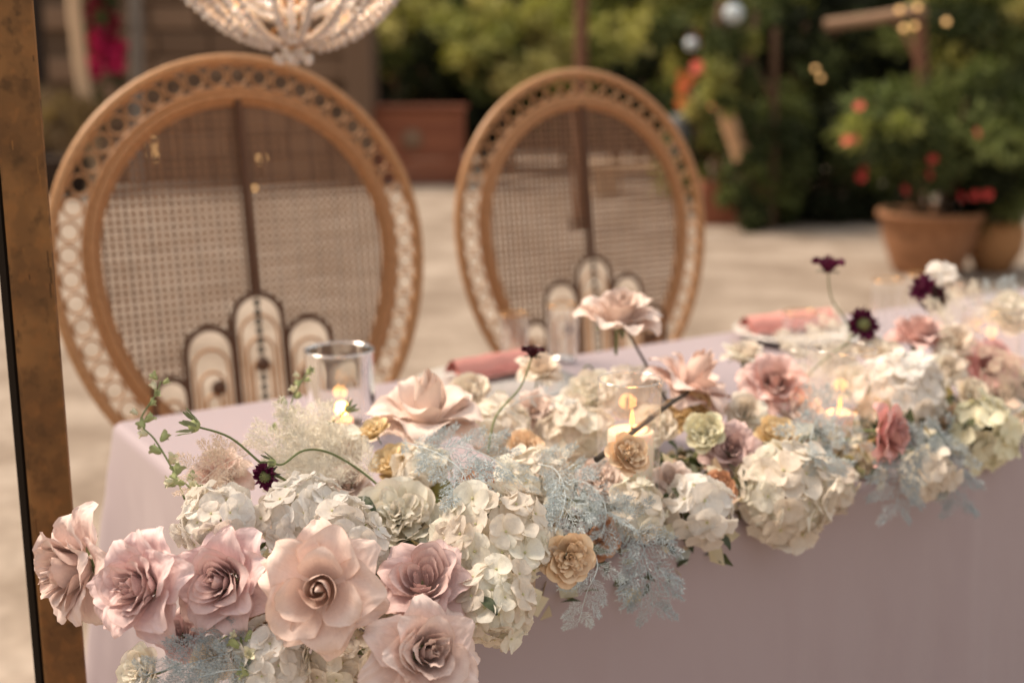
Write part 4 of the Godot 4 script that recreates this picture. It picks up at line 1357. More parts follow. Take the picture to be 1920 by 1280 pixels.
	fern("plume", [L(0.095, 0.120, 0.092), L(0.076, 0.160, 0.115), L(0.069, 0.200, 0.118), L(0.067, 0.240, 0.134)], 0.047, "beige_pale", 15, "fluffy pale beige plume in front of the tall glass")
	fern("plume", [L(0.047, 0.100, 0.097), L(0.032, 0.120, 0.109), L(0.012, 0.130, 0.116), L(-0.012, 0.130, 0.114)], 0.029, "beige_pale", 12, "low fluffy beige plume right of the dark magenta scabiosa")
	fern("plume", [L(0.859, 0.140, 0.060), L(0.877, 0.200, 0.093), L(0.923, 0.240, 0.121), L(1.007, 0.280, 0.138)], 0.059, "beige_pale", 14, "hazy beige plume standing behind the second candle")
	fern("plume", [L(1.081, 0.120, 0.083), L(1.115, 0.150, 0.123), L(1.164, 0.180, 0.147), L(1.228, 0.200, 0.172)], 0.049, "beige_pale", 12, "hazy beige plume standing right of the dusty pink rose")
	fern("plume", [L(1.111, 0.100, 0.132), L(1.097, 0.060, 0.117), L(1.118, 0.050, 0.092), L(1.121, 0.040, 0.061)], 0.037, "beige", 12, "pinkish beige plume fallen over the far right pink rose")
	fern("plume", [L(1.061, 0.060, 0.105), L(1.074, 0.050, 0.090), L(1.089, 0.040, 0.057), L(1.099, 0.040, 0.031)], 0.024, "beige", 9, "pinkish beige plume hanging beside the far right pink rose")
	# scabiosas, buds and sprigs
	scabiosa([L(0.025, 0.080, 0.078), L(-0.012, 0.100, 0.114), L(-0.032, 0.100, 0.127)], 0.0152, Vector3(-0.466, -0.131, 0.875), "magenta", "dark magenta scabiosa seen from behind above the white hydrangeas")
	scabiosa([L(0.255, 0.140, 0.090), L(0.279, 0.160, 0.127), L(0.327, 0.180, 0.152), L(0.345, 0.180, 0.190)], 0.0144, Vector3(0.052, 0.993, -0.105), "maroon", "small dark scabiosa on a tall curved green stem above the blue ferns")
	scabiosa([L(0.902, 0.200, 0.057), L(0.992, 0.250, 0.132), L(0.957, 0.260, 0.189), L(0.945, 0.260, 0.236)], 0.0245, Vector3(0.051, 0.993, -0.107), "magenta", "highest dark scabiosa, on a long bent stem against the pale ground")
	scabiosa([L(0.812, 0.180, 0.090), L(0.875, 0.200, 0.110), L(0.953, 0.220, 0.129), L(0.977, 0.220, 0.150)], 0.0262, Vector3(0.259, 0.447, 0.856), "magenta", "dark magenta scabiosa facing the camera below the highest one")
	scabiosa([L(1.115, 0.200, 0.114), L(1.173, 0.240, 0.145), L(1.168, 0.250, 0.184)], 0.0244, Vector3(-0.738, 0.522, 0.428), "magenta", "dark scabiosa turned left beside the white blossom spike")
	scabiosa([L(1.143, 0.200, 0.102), L(1.198, 0.230, 0.126), L(1.182, 0.240, 0.162)], 0.0262, Vector3(0.108, 0.475, -0.873), "maroon", "almost black scabiosa seen from behind over the dusty pink rose")
	seed_bud([L(-0.012, 0.100, 0.114), L(-0.040, 0.100, 0.139), L(-0.065, 0.120, 0.166), L(-0.096, 0.130, 0.180)], 0.0100, "green bud with spiky sepals on a long stem over the table corner")
	seed_bud([L(0.107, 0.070, 0.067), L(0.084, 0.110, 0.100), L(0.050, 0.130, 0.127), L(0.015, 0.120, 0.139), L(-0.017, 0.100, 0.135), L(-0.028, 0.100, 0.138)], 0.0070, "green bud with spiky sepals beside the dark magenta scabiosa, on the arching stem")
	seed_bud([L(0.062, 0.200, 0.107), L(0.081, 0.220, 0.124), L(0.103, 0.230, 0.134), L(0.117, 0.230, 0.143)], 0.0070, "dried bud on a thin stem in front of the tall glass")
	seed_bud([L(0.468, 0.250, 0.063), L(0.531, 0.300, 0.103), L(0.534, 0.310, 0.124), L(0.520, 0.310, 0.125), L(0.501, 0.300, 0.088)], 0.0070, "nodding green bud hanging from a bent stem behind the ferns")
	sprig([L(-0.109, 0.140, 0.103), L(-0.106, 0.180, 0.120), L(-0.112, 0.220, 0.146), L(-0.118, 0.250, 0.160), L(-0.094, 0.270, 0.182), L(-0.084, 0.280, 0.194)], 15, "green white larkspur sprig curving over the table corner")
	sprig([L(0.041, 0.260, 0.101), L(0.057, 0.270, 0.129), L(0.071, 0.280, 0.153), L(0.087, 0.290, 0.169), L(0.098, 0.300, 0.175)], 12, "green white larkspur sprig in front of the tall glass")
	sprig([L(-0.103, -0.052, -0.023), L(-0.113, -0.041, -0.006), L(-0.117, -0.034, 0.010), L(-0.115, -0.022, 0.018)], 7, "short green bud sprig under the big peach rose at the bottom")
	sprig([L(-0.093, 0.100, 0.098), L(-0.102, 0.120, 0.111), L(-0.108, 0.140, 0.120), L(-0.110, 0.160, 0.118)], 8, "ivory bud sprig left of the white hydrangea at the corner")
	twig([L(0.309, -0.000, 0.110), L(0.379, 0.030, 0.120), L(0.439, 0.060, 0.126), L(0.490, 0.090, 0.127), L(0.563, 0.140, 0.121)], .0036, "dark brown cut branch slanting up to the drooping blush rose")
	twig([L(0.578, 0.200, 0.095), L(0.580, 0.220, 0.109), L(0.589, 0.260, 0.134), L(0.593, 0.290, 0.155), L(0.587, 0.300, 0.175)], .0022, "thin dark twig carrying the highest blush rose")
	twig([L(0.750, 0.050, 0.047), L(0.781, 0.040, 0.048), L(0.811, 0.030, 0.050)], .0028, "green stem of the clear pink rose lying sideways")
	twig([L(1.063, 0.180, 0.073), L(1.069, 0.190, 0.096), L(1.085, 0.200, 0.113)], .0030, "dark upright stem under the dusty pink rose")
	pod(L(0.168, 0.100, 0.071), 0.0161, "brown green closed peony bud under the silver blue fern")
	rose("garden", L(0.136, 0.200, 0.123), 0.0198, Vector3(-0.318, 0.918, 0.238), 0.80, "yellow", "small yellow rose on dark stems left of the pale blush rose")
	big_leaf(L(0.084, -0.119, 0.046), 0.0250, Vector3(0.667, -0.460, 0.585), "dark green leaf between the two cream hydrangeas on the front edge")
	big_leaf(L(0.021, 0.100, 0.111), 0.0245, Vector3(0.291, -0.774, 0.562), "dark green curled leaf left of the cream peony")
	big_leaf(L(0.475, -0.020, -0.004), 0.0252, Vector3(0.503, -0.583, 0.638), "small dark leaf on the table edge below the white blossom")
	big_leaf(L(0.055, 0.090, 0.087), 0.0339, Vector3(0.781, -0.280, 0.559), "green leaf lying between white hydrangea and cream peony")
	big_leaf(L(0.479, 0.060, 0.066), 0.0301, Vector3(-0.422, 0.832, 0.362), "dark leaf beside the ivory ranunculus")
	# glass and candles

func fill_greens() -> void:
	# leaves, moss and small florets packed under the blooms
	var o := thing("foliage_bed", "bed of small leaves and pale florets packed under the blooms", "foliage")
	o.set_meta("kind", "stuff")
	var g := RandomNumberGenerator.new()
	g.seed = 12
	for lay in 2:
		var mm := MultiMesh.new()
		mm.transform_format = MultiMesh.TRANSFORM_3D
		mm.use_colors = true
		mm.mesh = leaf_mesh(0.45) if lay == 0 else meshes.get("floret1", leaf_mesh(0.9))
		var n := 2600 if lay == 0 else 1500
		mm.instance_count = n
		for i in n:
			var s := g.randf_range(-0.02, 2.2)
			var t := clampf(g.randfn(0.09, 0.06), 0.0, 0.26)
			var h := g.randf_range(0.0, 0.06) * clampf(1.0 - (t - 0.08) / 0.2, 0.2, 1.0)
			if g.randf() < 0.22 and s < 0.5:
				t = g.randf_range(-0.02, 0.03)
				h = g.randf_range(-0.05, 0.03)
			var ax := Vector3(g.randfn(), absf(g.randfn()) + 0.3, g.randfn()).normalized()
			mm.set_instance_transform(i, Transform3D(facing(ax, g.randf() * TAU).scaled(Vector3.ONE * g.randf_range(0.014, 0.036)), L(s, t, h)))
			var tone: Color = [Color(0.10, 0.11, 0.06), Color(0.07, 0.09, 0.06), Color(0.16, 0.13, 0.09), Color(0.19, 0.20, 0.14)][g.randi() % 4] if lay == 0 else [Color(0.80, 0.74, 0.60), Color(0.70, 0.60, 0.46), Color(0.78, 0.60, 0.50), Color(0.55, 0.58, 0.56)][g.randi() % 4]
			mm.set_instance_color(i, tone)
		var mi := MultiMeshInstance3D.new()
		mi.multimesh = mm
		mi.material_override = M.leaf
		mi.set_meta("kind", "stuff")
		put(mi, "leaves" if lay == 0 else "florets", o)

func brass_tex() -> ImageTexture:
	var n := FastNoiseLite.new()
	n.seed = 31
	n.frequency = 0.014
	n.fractal_octaves = 5
	var n2 := FastNoiseLite.new()
	n2.seed = 32
	n2.frequency = 0.05
	n2.fractal_octaves = 4
	var ia := n.get_seamless_image(512, 512)
	var ib := n2.get_seamless_image(512, 512)
	var im := Image.create(512, 512, false, Image.FORMAT_RGB8)
	for y in 512:
		for x in 512:
			var a := smoothstep(0.30, 0.70, ia.get_pixel(x, y).r)
			var b := smoothstep(0.62, 0.80, ib.get_pixel(x, y).r)
			var e := smoothstep(0.40, 0.22, ib.get_pixel(x, y).r)
			var c := Color(0.70, 0.635, 0.565).lerp(Color(0.92, 0.84, 0.74), a)
			c = c.lerp(Color(0.44, 0.41, 0.37), b * 0.55)
			c = c.lerp(Color(1.0, 0.86, 0.70), e * 0.5)
			im.set_pixel(x, y, c)
	rng.seed = 6
	for k in 130:
		var x := rng.randi() % 512
		var y := rng.randi() % 512
		var ln := rng.randi_range(2, 26)
		for q in ln:
			im.set_pixel((x + (q / 9) % 2) % 512, (y + q) % 512, Color(0.28, 0.25, 0.23) if k % 3 else Color(0.95, 0.85, 0.7))
	return ImageTexture.create_from_image(im)

func wall_and_recess() -> void:
	var z := -15.6
	var o := thing("stone_wall", "brown stone garden wall behind the left chair", "wall", Vector3(0, 0, 0))
	var back := st_new()
	box(back, Vector3(-3.75, 2.0, z - 0.16), Vector3(4.1, 4.0, 0.3))
	obj("core", done(back, false), M.mortar, o)
	rng.seed = 15
	var bl := []
	for k in 4:
		var st := st_new()
		box(st, Vector3.ZERO, Vector3([0.62, 0.48, 0.70, 0.56][k], 0.285, 0.10), Basis(), 0.02)
		bl.append(done(st, false))
	for row in 12:
		var x := -5.75 + (0.3 if row % 2 else 0.0)
		while x < -1.95:
			var k := rng.randi() % 4
			var w: float = [0.62, 0.48, 0.70, 0.56][k]
			if x + w > -1.70:
				break
			obj("stone_block", bl[k], M[["stone_a", "stone_b", "stone_c"][rng.randi() % 3]], o, Transform3D(Basis(), Vector3(x + w / 2, 0.16 + row * 0.31, z + 0.02 + rng.randf() * 0.02)))
			x += w + 0.025
	var g := thing("recess_planks", "shaded door gate of upright planks left of the stone wall", "recess")  # dark planks stand in for the shade of a doorway recess
	for k in range(-14, 16):
		var st := st_new()
		box(st, Vector3(-8.74 + k * 0.19, 1.75, z + 0.01 * posmod(k, 2)), Vector3(0.182, 3.4, 0.06), Basis(), 0.008)
		obj("plank", done(st, false), M.wood_dark if posmod(k, 3) else M.wood_dark_b, g)
	for y in [0.6, 2.6]:
		var st := st_new()
		box(st, Vector3(-8.72, y, z + 0.068), Vector3(5.6, 0.16, 0.05), Basis(), 0.008)
		obj("rail", done(st, false), M.wood_dark_b, g)
	var col := thing("timber_column", "square brown timber column at the right end of the stone wall", "column")
	var cs := st_new()
	box(cs, Vector3(-1.858, 1.395, -15.200) * Vector3(1, 0, 1) + Vector3(0, 2.0, 0), Vector3(0.30, 4.0, 0.30), Basis(), 0.02)
	obj("shaft", done(cs, false), M.stone_b, col)
	var c2 := st_new()
	box(c2, Vector3(-1.858, 1.395, -15.200) * Vector3(1, 0, 1) + Vector3(0, 0.1, 0), Vector3(0.40, 0.2, 0.40), Basis(), 0.02)
	obj("plinth", done(c2, false), M.stone_a, col)
	var gp := thing("drain_pipe", "grey upright pipe in front of the stone wall beside the magenta flowers", "pipe")
	limb(gp, "pipe", [Vector3(-4.533, 0.039, -14.900) * Vector3(1, 0, 1), Vector3(-4.435, 1.578, -14.900) * Vector3(1, 0, 1) + Vector3(0, 1.8, 0), Vector3(-4.435, 1.578, -14.900) * Vector3(1, 0, 1) + Vector3(0, 3.6, 0)], 0.075, 0.075, M.pole_grey)
	limb(gp, "collar", [Vector3(-4.435, 1.578, -14.900) * Vector3(1, 0, 1) + Vector3(0, 1.9, 0), Vector3(-4.435, 1.578, -14.900) * Vector3(1, 0, 1) + Vector3(0, 2.0, 0)], 0.09, 0.09, M.pole_grey)
	var bp := thing("bougainvillea", "magenta bougainvillea climbing between pale trunk and grey pipe", "climbing plant", Vector3(-4.769, 0.073, -14.500) * Vector3(1, 0, 1))
	limb(bp, "trunk", [Vector3(-0.12, 0, 0), Vector3(-0.24, 0.9, 0), Vector3(-0.26, 1.6, 0), Vector3(-0.1, 2.6, 0)], 0.06, 0.03, M.bark)
	foliage("leaves", bp, Vector3(0, 1.9, 0), Vector3(0.30, 1.1, 0.25), 1200, 0.08, 0.6, MID, 41)
	foliage("bracts", bp, Vector3(0.0, 2.15, 0.08), Vector3(0.26, 0.55, 0.25), 1100, 0.075, 0.8, [Color(0.42, 0.02, 0.09), Color(0.55, 0.03, 0.13), Color(0.30, 0.02, 0.06)], 42)
	foliage("bracts", bp, Vector3(0.12, 1.42, 0.10), Vector3(0.22, 0.40, 0.25), 800, 0.075, 0.8, [Color(0.55, 0.03, 0.12), Color(0.62, 0.04, 0.16), Color(0.30, 0.02, 0.06)], 43)
	var pt := thing("bare_trunk", "pale bare trunk standing left of the magenta bougainvillea", "trunk", Vector3(-4.916, 0.097, -14.200) * Vector3(1, 0, 1))
	limb(pt, "stem", [Vector3(0.06, 0, 0), Vector3(0.08, 0.8, 0), Vector3(0.03, 1.6, 0), Vector3(-0.02, 3.2, 0)], 0.085, 0.075, M.stone_pale)
	limb(pt, "branch", [Vector3(0.03, 2.1, 0), Vector3(0.15, 2.7, 0.1), Vector3(0.2, 3.1, 0)], 0.03, 0.02, M.bark)
	var dg := thing("dry_shrub", "straw coloured dry shrub in a dark tub right of the brass post", "shrub", Vector3(-5.064, 0.130, -13.800) * Vector3(1, 0, 1))
	var tub := st_new()
	lathe(tub, [Vector2(0.0, 0.0), Vector2(0.26, 0.0), Vector2(0.34, 0.40), Vector2(0.36, 0.42), Vector2(0.30, 0.42), Vector2(0.0, 0.38)], 24)
	obj("tub", done(tub), M.wood_dark, dg)
	foliage("straw", dg, Vector3(0.06, 0.78, 0), Vector3(0.42, 0.36, 0.4), 1500, 0.20, 0.10, [Color(0.40, 0.29, 0.18), Color(0.30, 0.21, 0.13), Color(0.22, 0.15, 0.09)], 44)

func bulb_string(label: String, pts: Array, r: float, glow: bool) -> void:
	var o := thing("string_light", label, "string light", pts[0])
	var pth := []
	for i in pts.size():
		pth.append(pts[i] - pts[0] + Vector3(0, r * 2.2, 0))
	if pth.size() > 1:
		limb(o, "cable", pth, 0.005, 0.005, M.cable)
	if not meshes.has("globe"):
		var st := st_new()
		ball(st, Vector3.ZERO, Vector3.ONE, 12, 8)
		meshes.globe = done(st)
		var s2 := st_new()
		lathe(s2, [Vector2(0.0, 2.2), Vector2(0.4, 2.2), Vector2(0.45, 0.85), Vector2(0.0, 0.8)], 10)
		meshes.cap = done(s2)
	for p in pts:
		var b := Basis().scaled(Vector3.ONE * r)
		obj("bulb", meshes.globe, M.bulb_glow if glow else M.globe_white, o, Transform3D(b, p - pts[0]))
		obj("socket", meshes.cap, M.cable, o, Transform3D(b, p - pts[0]))

func pot_plant(n: String, label: String, base: Vector3, r: float, h: float, m: Material, lathe_pts: Array) -> Node3D:
	var o := thing(n, label, "potted plant", base)
	var st := st_new()
	var prof := []
	for q in lathe_pts:
		prof.append(Vector2(q[0] * r, q[1] * h))
	lathe(st, prof, 32)
	obj("pot", done(st), m, o)
	var s2 := st_new()
	lathe(s2, [Vector2(0.0, h * 0.9), Vector2(r * 0.9, h * 0.9)], 24)
	obj("soil", done(s2), M.soil, o)
	return o

func blossom(p: Node, c: Vector3, r: float, m: Material) -> void:
	if not meshes.has("blossom"):
		var st := st_new()
		for k in 6:
			st.append_from(petal({"L": 1.0, "W": 0.5, "r0": 0.05, "y0": 0.0, "a0": 40.0, "a1": 80.0, "rc": 0.7, "tip": 20.0, "point": 0.0, "wob": 0.15, "seed": 800 + k, "nu": 5, "nv": 5}), 0, Transform3D(Basis(Vector3.UP, k * TAU / 6), Vector3.ZERO))
		meshes.blossom = st.commit()
	obj("blossom", meshes.blossom, m, p, Transform3D(facing(Vector3(sin(c.x * 90), 0.6, 1.0), c.y * 50).scaled(Vector3.ONE * r), c))

func planting() -> void:
	# tall clipped hedge closing the court
	for k in 8:
		var x := -3.2 + k * 2.05
		var hd := thing("hedge", "tall dark hedge section %s" % ["behind the timber column", "behind the wooden box", "behind the sunlit tree left of the right chair", "behind the right chair top", "between the right chair and the leaning trunk", "behind the thin brown trunk", "behind the pergola beam", "at the far right behind the potted oleander"][k], "hedge", Vector3(x, 0, -22.5), "dark hedge closing the court")
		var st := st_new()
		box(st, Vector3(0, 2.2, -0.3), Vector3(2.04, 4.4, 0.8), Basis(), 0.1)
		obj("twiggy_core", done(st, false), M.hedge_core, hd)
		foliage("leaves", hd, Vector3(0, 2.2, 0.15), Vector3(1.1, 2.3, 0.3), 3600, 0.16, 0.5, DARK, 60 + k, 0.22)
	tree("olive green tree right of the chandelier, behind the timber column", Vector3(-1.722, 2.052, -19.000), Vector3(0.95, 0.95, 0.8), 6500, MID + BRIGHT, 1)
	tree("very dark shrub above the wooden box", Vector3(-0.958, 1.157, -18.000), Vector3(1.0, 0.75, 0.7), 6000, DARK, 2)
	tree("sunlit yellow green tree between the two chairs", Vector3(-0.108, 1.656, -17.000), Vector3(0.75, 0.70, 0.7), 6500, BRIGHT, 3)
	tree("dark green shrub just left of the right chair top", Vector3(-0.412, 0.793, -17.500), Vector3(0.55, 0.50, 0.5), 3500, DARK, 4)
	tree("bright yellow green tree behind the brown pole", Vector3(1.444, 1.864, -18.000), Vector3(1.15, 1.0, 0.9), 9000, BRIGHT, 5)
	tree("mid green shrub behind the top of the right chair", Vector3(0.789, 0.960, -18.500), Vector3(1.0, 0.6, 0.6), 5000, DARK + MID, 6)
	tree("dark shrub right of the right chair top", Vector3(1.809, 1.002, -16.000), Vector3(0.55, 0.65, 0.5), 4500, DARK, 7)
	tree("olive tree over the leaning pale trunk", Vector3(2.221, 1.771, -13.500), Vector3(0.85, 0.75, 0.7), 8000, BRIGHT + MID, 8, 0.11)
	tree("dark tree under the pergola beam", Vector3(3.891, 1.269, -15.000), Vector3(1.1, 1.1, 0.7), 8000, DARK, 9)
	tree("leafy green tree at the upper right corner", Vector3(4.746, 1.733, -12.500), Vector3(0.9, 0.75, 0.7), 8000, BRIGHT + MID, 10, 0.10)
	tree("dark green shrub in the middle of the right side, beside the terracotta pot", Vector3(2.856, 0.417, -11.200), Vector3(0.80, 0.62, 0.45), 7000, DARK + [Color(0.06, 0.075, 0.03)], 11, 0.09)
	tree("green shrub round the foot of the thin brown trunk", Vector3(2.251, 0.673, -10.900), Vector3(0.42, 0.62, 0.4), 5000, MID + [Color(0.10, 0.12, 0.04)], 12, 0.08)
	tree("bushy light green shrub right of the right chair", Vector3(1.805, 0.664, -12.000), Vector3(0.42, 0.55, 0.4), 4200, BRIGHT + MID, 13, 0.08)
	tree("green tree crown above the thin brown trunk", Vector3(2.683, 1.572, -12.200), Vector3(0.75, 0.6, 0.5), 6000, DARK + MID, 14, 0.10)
	# trunks, pole, pergola
	var lt := thing("leaning_trunk", "pale sunlit trunk leaning right of the right chair", "trunk", Vector3(2.067, 0.0, -10.828))
	limb(lt, "stem", [Vector3(0, 0, 0), Vector3(2.011, 0.593, -10.700) - Vector3(2.067, 0.0, -10.828), Vector3(1.881, 0.866, -10.700) - Vector3(2.067, 0.0, -10.828), Vector3(1.752, 1.269, -10.700) - Vector3(2.067, 0.0, -10.828), Vector3(1.796, 1.928, -10.700) - Vector3(2.067, 0.0, -10.828)], 0.085, 0.06, M.bark)
	limb(lt, "sunlit_patch", [Vector3(1.993, 0.614, -10.660) - Vector3(2.067, 0.0, -10.828), Vector3(1.883, 0.867, -10.660) - Vector3(2.067, 0.0, -10.828), Vector3(1.806, 1.091, -10.660) - Vector3(2.067, 0.0, -10.828)], 0.085, 0.06, M.bark_sunlit)  # pale bark with the sunlight on this stretch painted into its colour
	foliage("vine_leaves", lt, Vector3(2.006, 0.221, -10.500) - Vector3(2.067, 0.0, -10.828), Vector3(0.2, 0.28, 0.12), 900, 0.07, 0.5, MID, 201)
	foliage("vine_leaves", lt, Vector3(1.983, 0.576, -10.400) - Vector3(2.067, 0.0, -10.828), Vector3(0.13, 0.10, 0.08), 420, 0.06, 0.5, MID, 203)
	foliage("vine_leaves", lt, Vector3(1.757, 1.113, -10.400) - Vector3(2.067, 0.0, -10.828), Vector3(0.13, 0.12, 0.08), 420, 0.06, 0.5, BRIGHT + MID, 204)
	foliage("vine_leaves", lt, Vector3(1.735, 1.443, -10.500) - Vector3(2.067, 0.0, -10.828), Vector3(0.30, 0.42, 0.15), 1500, 0.07, 0.5, BRIGHT + MID, 202)
	limb(lt, "branch", [Vector3(1.788, 1.136, -10.700) - Vector3(2.067, 0.0, -10.828), Vector3(1.995, 1.447, -10.700) - Vector3(2.067, 0.0, -10.828), Vector3(2.069, 1.841, -10.700) - Vector3(2.067, 0.0, -10.828)], 0.035, 0.02, M.bark)
	var tt := thing("thin_trunk", "thin upright brown trunk left of the dark green shrub", "trunk", Vector3(2.239, 0.0, -10.630))
	limb(tt, "stem", [Vector3(0, 0, 0), Vector3(0.02, 0.5, 0), Vector3(0.0, 0.9, 0), Vector3(-0.02, 1.7, 0)], 0.045, 0.03, M.bark)
	limb(tt, "branch", [Vector3(0.0, 1.1, 0), Vector3(-0.2, 1.4, 0.05), Vector3(-0.35, 1.8, 0)], 0.025, 0.015, M.bark)
	var pp := thing("timber_pole", "dark brown timber pole behind the right chair", "pole", Vector3(0.584, 0.0, -10.630))
	limb(pp, "shaft", [Vector3(0, 0, 0), Vector3(0, 1.8, 0), Vector3(0, 3.6, 0)], 0.06, 0.055, M.wood_brown)
	limb(pp, "sleeve", [Vector3(0, 0, 0), Vector3(0, 0.1, 0)], 0.085, 0.08, M.wood_dark)
	var pg := thing("pergola", "weathered timber beam on a post above the potted oleander", "pergola", Vector3(3.161, 0.662, -9.600) * Vector3(1, 0, 1))
	var pb: Vector3 = pg.position
	limb(pg, "post", [Vector3(0, 0, 0), Vector3(0, 1.0, 0), Vector3(3.081, 1.822, -9.600) - pb], 0.055, 0.05, M.wood_brown)
	limb(pg, "beam", [Vector3(2.536, 1.707, -10.200) - pb, Vector3(2.834, 1.742, -9.900) - pb, Vector3(3.099, 1.788, -9.550) - pb], 0.05, 0.05, M.stone_c)
	limb(pg, "brace", [Vector3(3.092, 1.429, -9.600) - pb, Vector3(2.985, 1.669, -9.700) - pb, Vector3(2.928, 1.745, -9.800) - pb], 0.02, 0.02, M.wood_brown)
	# box, bench, crates
	var bx := thing("wooden_box", "reddish brown wooden box with a framed front between the two chairs", "box", Vector3(-1.198, 0.0, -15.378))
	rng.seed = 9
	for k in 6:
		var st := st_new()
		box(st, Vector3(0, 0.08 + k * 0.148, 0.0), Vector3(1.12, 0.142, 0.04), Basis(), 0.006)
		obj("plank", done(st, false), M.wood_red if k % 2 else M.wood_red_b, bx)
	for s in [-1.0, 1.0]:
		var st := st_new()
		box(st, Vector3(s * 0.57, 0.46, 0.03), Vector3(0.07, 0.92, 0.06), Basis(), 0.006)
		obj("corner_post", done(st, false), M.wood_red_b, bx)
		var s3 := st_new()
		box(s3, Vector3(s * 0.57, 0.45, -0.32), Vector3(0.04, 0.88, 0.56), Basis(), 0.006)
		obj("side_panel", done(s3, false), M.wood_red_b, bx)
	var s2 := st_new()
	box(s2, Vector3(0, 0.94, -0.28), Vector3(1.26, 0.05, 0.72), Basis(), 0.006)
	obj("lid", done(s2, false), M.wood_red_b, bx)
	var pl := st_new()
	lathe(pl, [Vector2(0.0, 0.03), Vector2(0.10, 0.028), Vector2(0.13, 0.0), Vector2(0.0, -0.001)], 18)
	obj("plaque", done(pl), M.stone_c, bx, Transform3D(Basis(Vector3.RIGHT, PI / 2), Vector3(-0.04, 0.55, 0.025)))
	var be := thing("stone_bench", "low pale stone bench showing right of and through the right chair", "bench", Vector3(1.500, 0.0, -13.728))
	var b1 := st_new()
	box(b1, Vector3(0, 0.33, 0), Vector3(1.34, 0.09, 0.4), Basis(), 0.015)
	obj("slab", done(b1, false), M.stone_pale, be)
	for s in [-0.45, 0.45]:
		var st := st_new()
		box(st, Vector3(s, 0.143, 0), Vector3(0.28, 0.285, 0.34), Basis(), 0.015)
		obj("block", done(st, false), M.stone_pale, be)
	for e in [[1345, 418, 0.30, "wood_red", "red brown plank crate right of the right chair"], [1412, 424, 0.22, "wood_brown", "dark plank crate beside the thin brown trunk"]]:
		var p := Vector3(1.851, 0.0, -11.033) if e[0] == 1345 else Vector3(2.144, 0.0, -10.788)
		var c := thing("plank_crate", e[4], "crate", p)
		for k in 4:
			for f in 2:
				var st := st_new()
				box(st, Vector3(0, 0.05 + k * 0.095, (0.13 if f == 0 else -0.13)), Vector3(e[2], 0.088, 0.016), Basis(), 0.003)
				obj("slat", done(st, false), M[e[3]], c)
		for s in [-1.0, 1.0]:
			var st := st_new()
			box(st, Vector3(s * (e[2] * 0.5 + 0.009), 0.195, 0), Vector3(0.016, 0.39, 0.276), Basis(), 0.003)
			obj("end_board", done(st, false), M[e[3]], c)
	# grey urn with orange blooms behind the right chair's right side
	var ub := Vector3(1.635, 0.0, -11.937)
	var u := pot_plant("flower_urn", "slim grey urn with orange blooms behind the right chair edge", ub, 0.10, 0.95, M.urn_grey, [[0.0, 0.0], [0.9, 0.0], [0.6, 0.08], [0.7, 0.35], [1.1, 0.72], [1.0, 0.92], [1.15, 1.0], [0.9, 0.98], [0.0, 0.9]])
	foliage("leaves", u, Vector3(0, 1.08, 0), Vector3(0.16, 0.15, 0.16), 500, 0.06, 0.5, MID, 91)
	for k in 9:
		blossom(u, Vector3(-0.06 + 0.03 * (k % 4), 1.02 + 0.035 * k, 0.12), 0.06, M.orange_bloom if k % 3 else M.coral_bloom)
	for e in [Vector3(1.733, 1.375, -11.600), Vector3(1.791, 1.087, -10.900), Vector3(1.855, 1.666, -12.800)]:
		var fb := thing("blossom_cluster", "coral blossom cluster %s" % ["beside the orange blooms of the grey urn", "on the leaning pale trunk, lowest of three", "highest left of the leaning pale trunk"][blo], "blossom", e)
		blo += 1
		for k in 5:
			blossom(fb, Vector3(0.035 * cos(k * 1.26), 0.035 * sin(k * 1.26), 0.02 * (k % 2)), 0.055, M.coral_bloom if blo != 3 else M.red_bloom)
	# potted oleander
	var pot := pot_plant("potted_oleander", "big terracotta bowl with a leafy oleander and red blooms", Vector3(2.790, 0.0, -8.162), 0.33, 0.42, M.terracotta, [[0.0, 0.0], [0.62, 0.0], [0.72, 0.15], [0.92, 0.6], [0.98, 0.88], [1.05, 0.90], [1.05, 1.0], [0.93, 1.0], [0.88, 0.9]])
	for k in 9:
		var a := k * 0.7
		limb(pot, "stem", [Vector3(cos(a) * 0.08, 0.36, sin(a) * 0.08), Vector3(cos(a) * 0.2, 0.7, sin(a) * 0.15), Vector3(cos(a) * 0.45, 1.15, sin(a) * 0.3)], 0.014, 0.006, M.bark)
	foliage("leaves", pot, Vector3(0.05, 0.92, 0), Vector3(0.62, 0.42, 0.45), 5200, 0.11, 0.22, MID + [Color(0.22, 0.26, 0.10), Color(0.16, 0.20, 0.08)], 92)
	foliage("leaves", pot, Vector3(0.42, 0.62, 0.02), Vector3(0.40, 0.32, 0.35), 2400, 0.11, 0.22, DARK + MID, 93)
	foliage("leaves", pot, Vector3(-0.30, 1.0, 0.1), Vector3(0.30, 0.22, 0.3), 1200, 0.11, 0.22, [Color(0.42, 0.44, 0.15), Color(0.30, 0.33, 0.11)], 94)  # brighter leaves paint the highlights on the bush's upper left
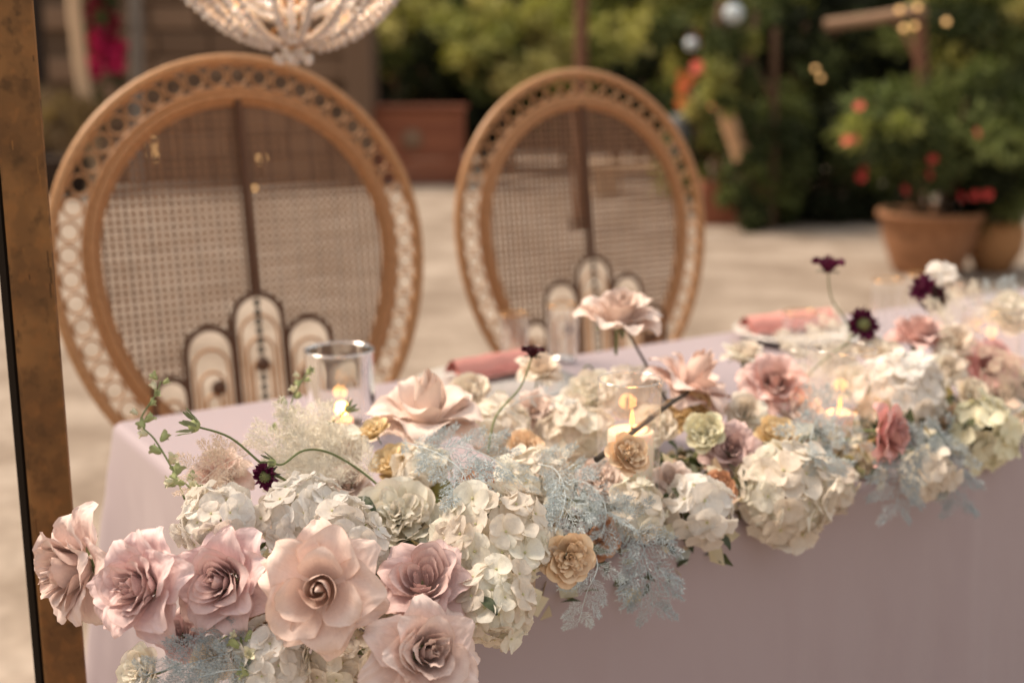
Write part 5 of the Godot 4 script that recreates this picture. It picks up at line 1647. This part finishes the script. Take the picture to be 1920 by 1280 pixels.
	for e in [Vector3(2.628, 0.783, -7.700), Vector3(2.595, 0.690, -7.700), Vector3(2.805, 0.551, -7.700), Vector3(2.911, 0.558, -7.700), Vector3(2.988, 0.564, -7.700), Vector3(2.233, 0.655, -7.900), Vector3(2.172, 0.898, -7.900), Vector3(2.138, 0.891, -7.900), Vector3(2.203, 1.105, -7.900), Vector3(2.244, 0.702, -7.900), Vector3(2.874, 0.946, -7.700), Vector3(2.452, 0.591, -7.700)]:
		blossom(pot, e - pot.position, 0.035, M.red_bloom if e.y < 0.85 else M.coral_bloom)
	var p2 := pot_plant("potted_shrub", "smaller tan pot with a dark shrub at the right edge", Vector3(3.270, 0.0, -8.256), 0.20, 0.34, M.terracotta_tan, [[0.0, 0.0], [0.55, 0.0], [0.9, 0.4], [1.0, 0.8], [0.85, 0.95], [0.95, 1.0], [0.8, 1.0], [0.75, 0.9]])
	foliage("leaves", p2, Vector3(0.12, 0.62, -0.05), Vector3(0.35, 0.36, 0.3), 1800, 0.09, 0.3, DARK, 95)
	# lights on strings
	bulb_string("white globe lamp hanging in the olive tree over the leaning trunk", [Vector3(1.837, 1.809, -10.500)], 0.085, false)
	bulb_string("string of warm bulbs wound round the pergola beam end", [Vector3(2.876, 1.780, -9.400), Vector3(2.917, 1.649, -9.400), Vector3(3.009, 1.802, -9.400), Vector3(2.995, 1.665, -9.400), Vector3(3.196, 1.691, -9.300)], 0.022, true)
	bulb_string("two warm bulbs hanging in front of the dark tree under the pergola beam", [Vector3(2.419, 1.361, -10.000), Vector3(2.465, 1.290, -10.000)], 0.02, true)
	bulb_string("warm bulbs seen through the upper left of the left chair's cane back", [Vector3(-2.611, 0.823, -9.000), Vector3(-2.609, 0.731, -9.000)], 0.022, true)
	bulb_string("warm bulbs seen through the cane beside the left chair's centre rib", [Vector3(-1.823, 0.708, -9.000), Vector3(-1.882, 0.500, -9.000)], 0.022, true)
	bulb_string("white globe lamp beside the coral blossoms left of the leaning trunk", [Vector3(1.638, 1.593, -11.500)], 0.06, false)

var blo := 0
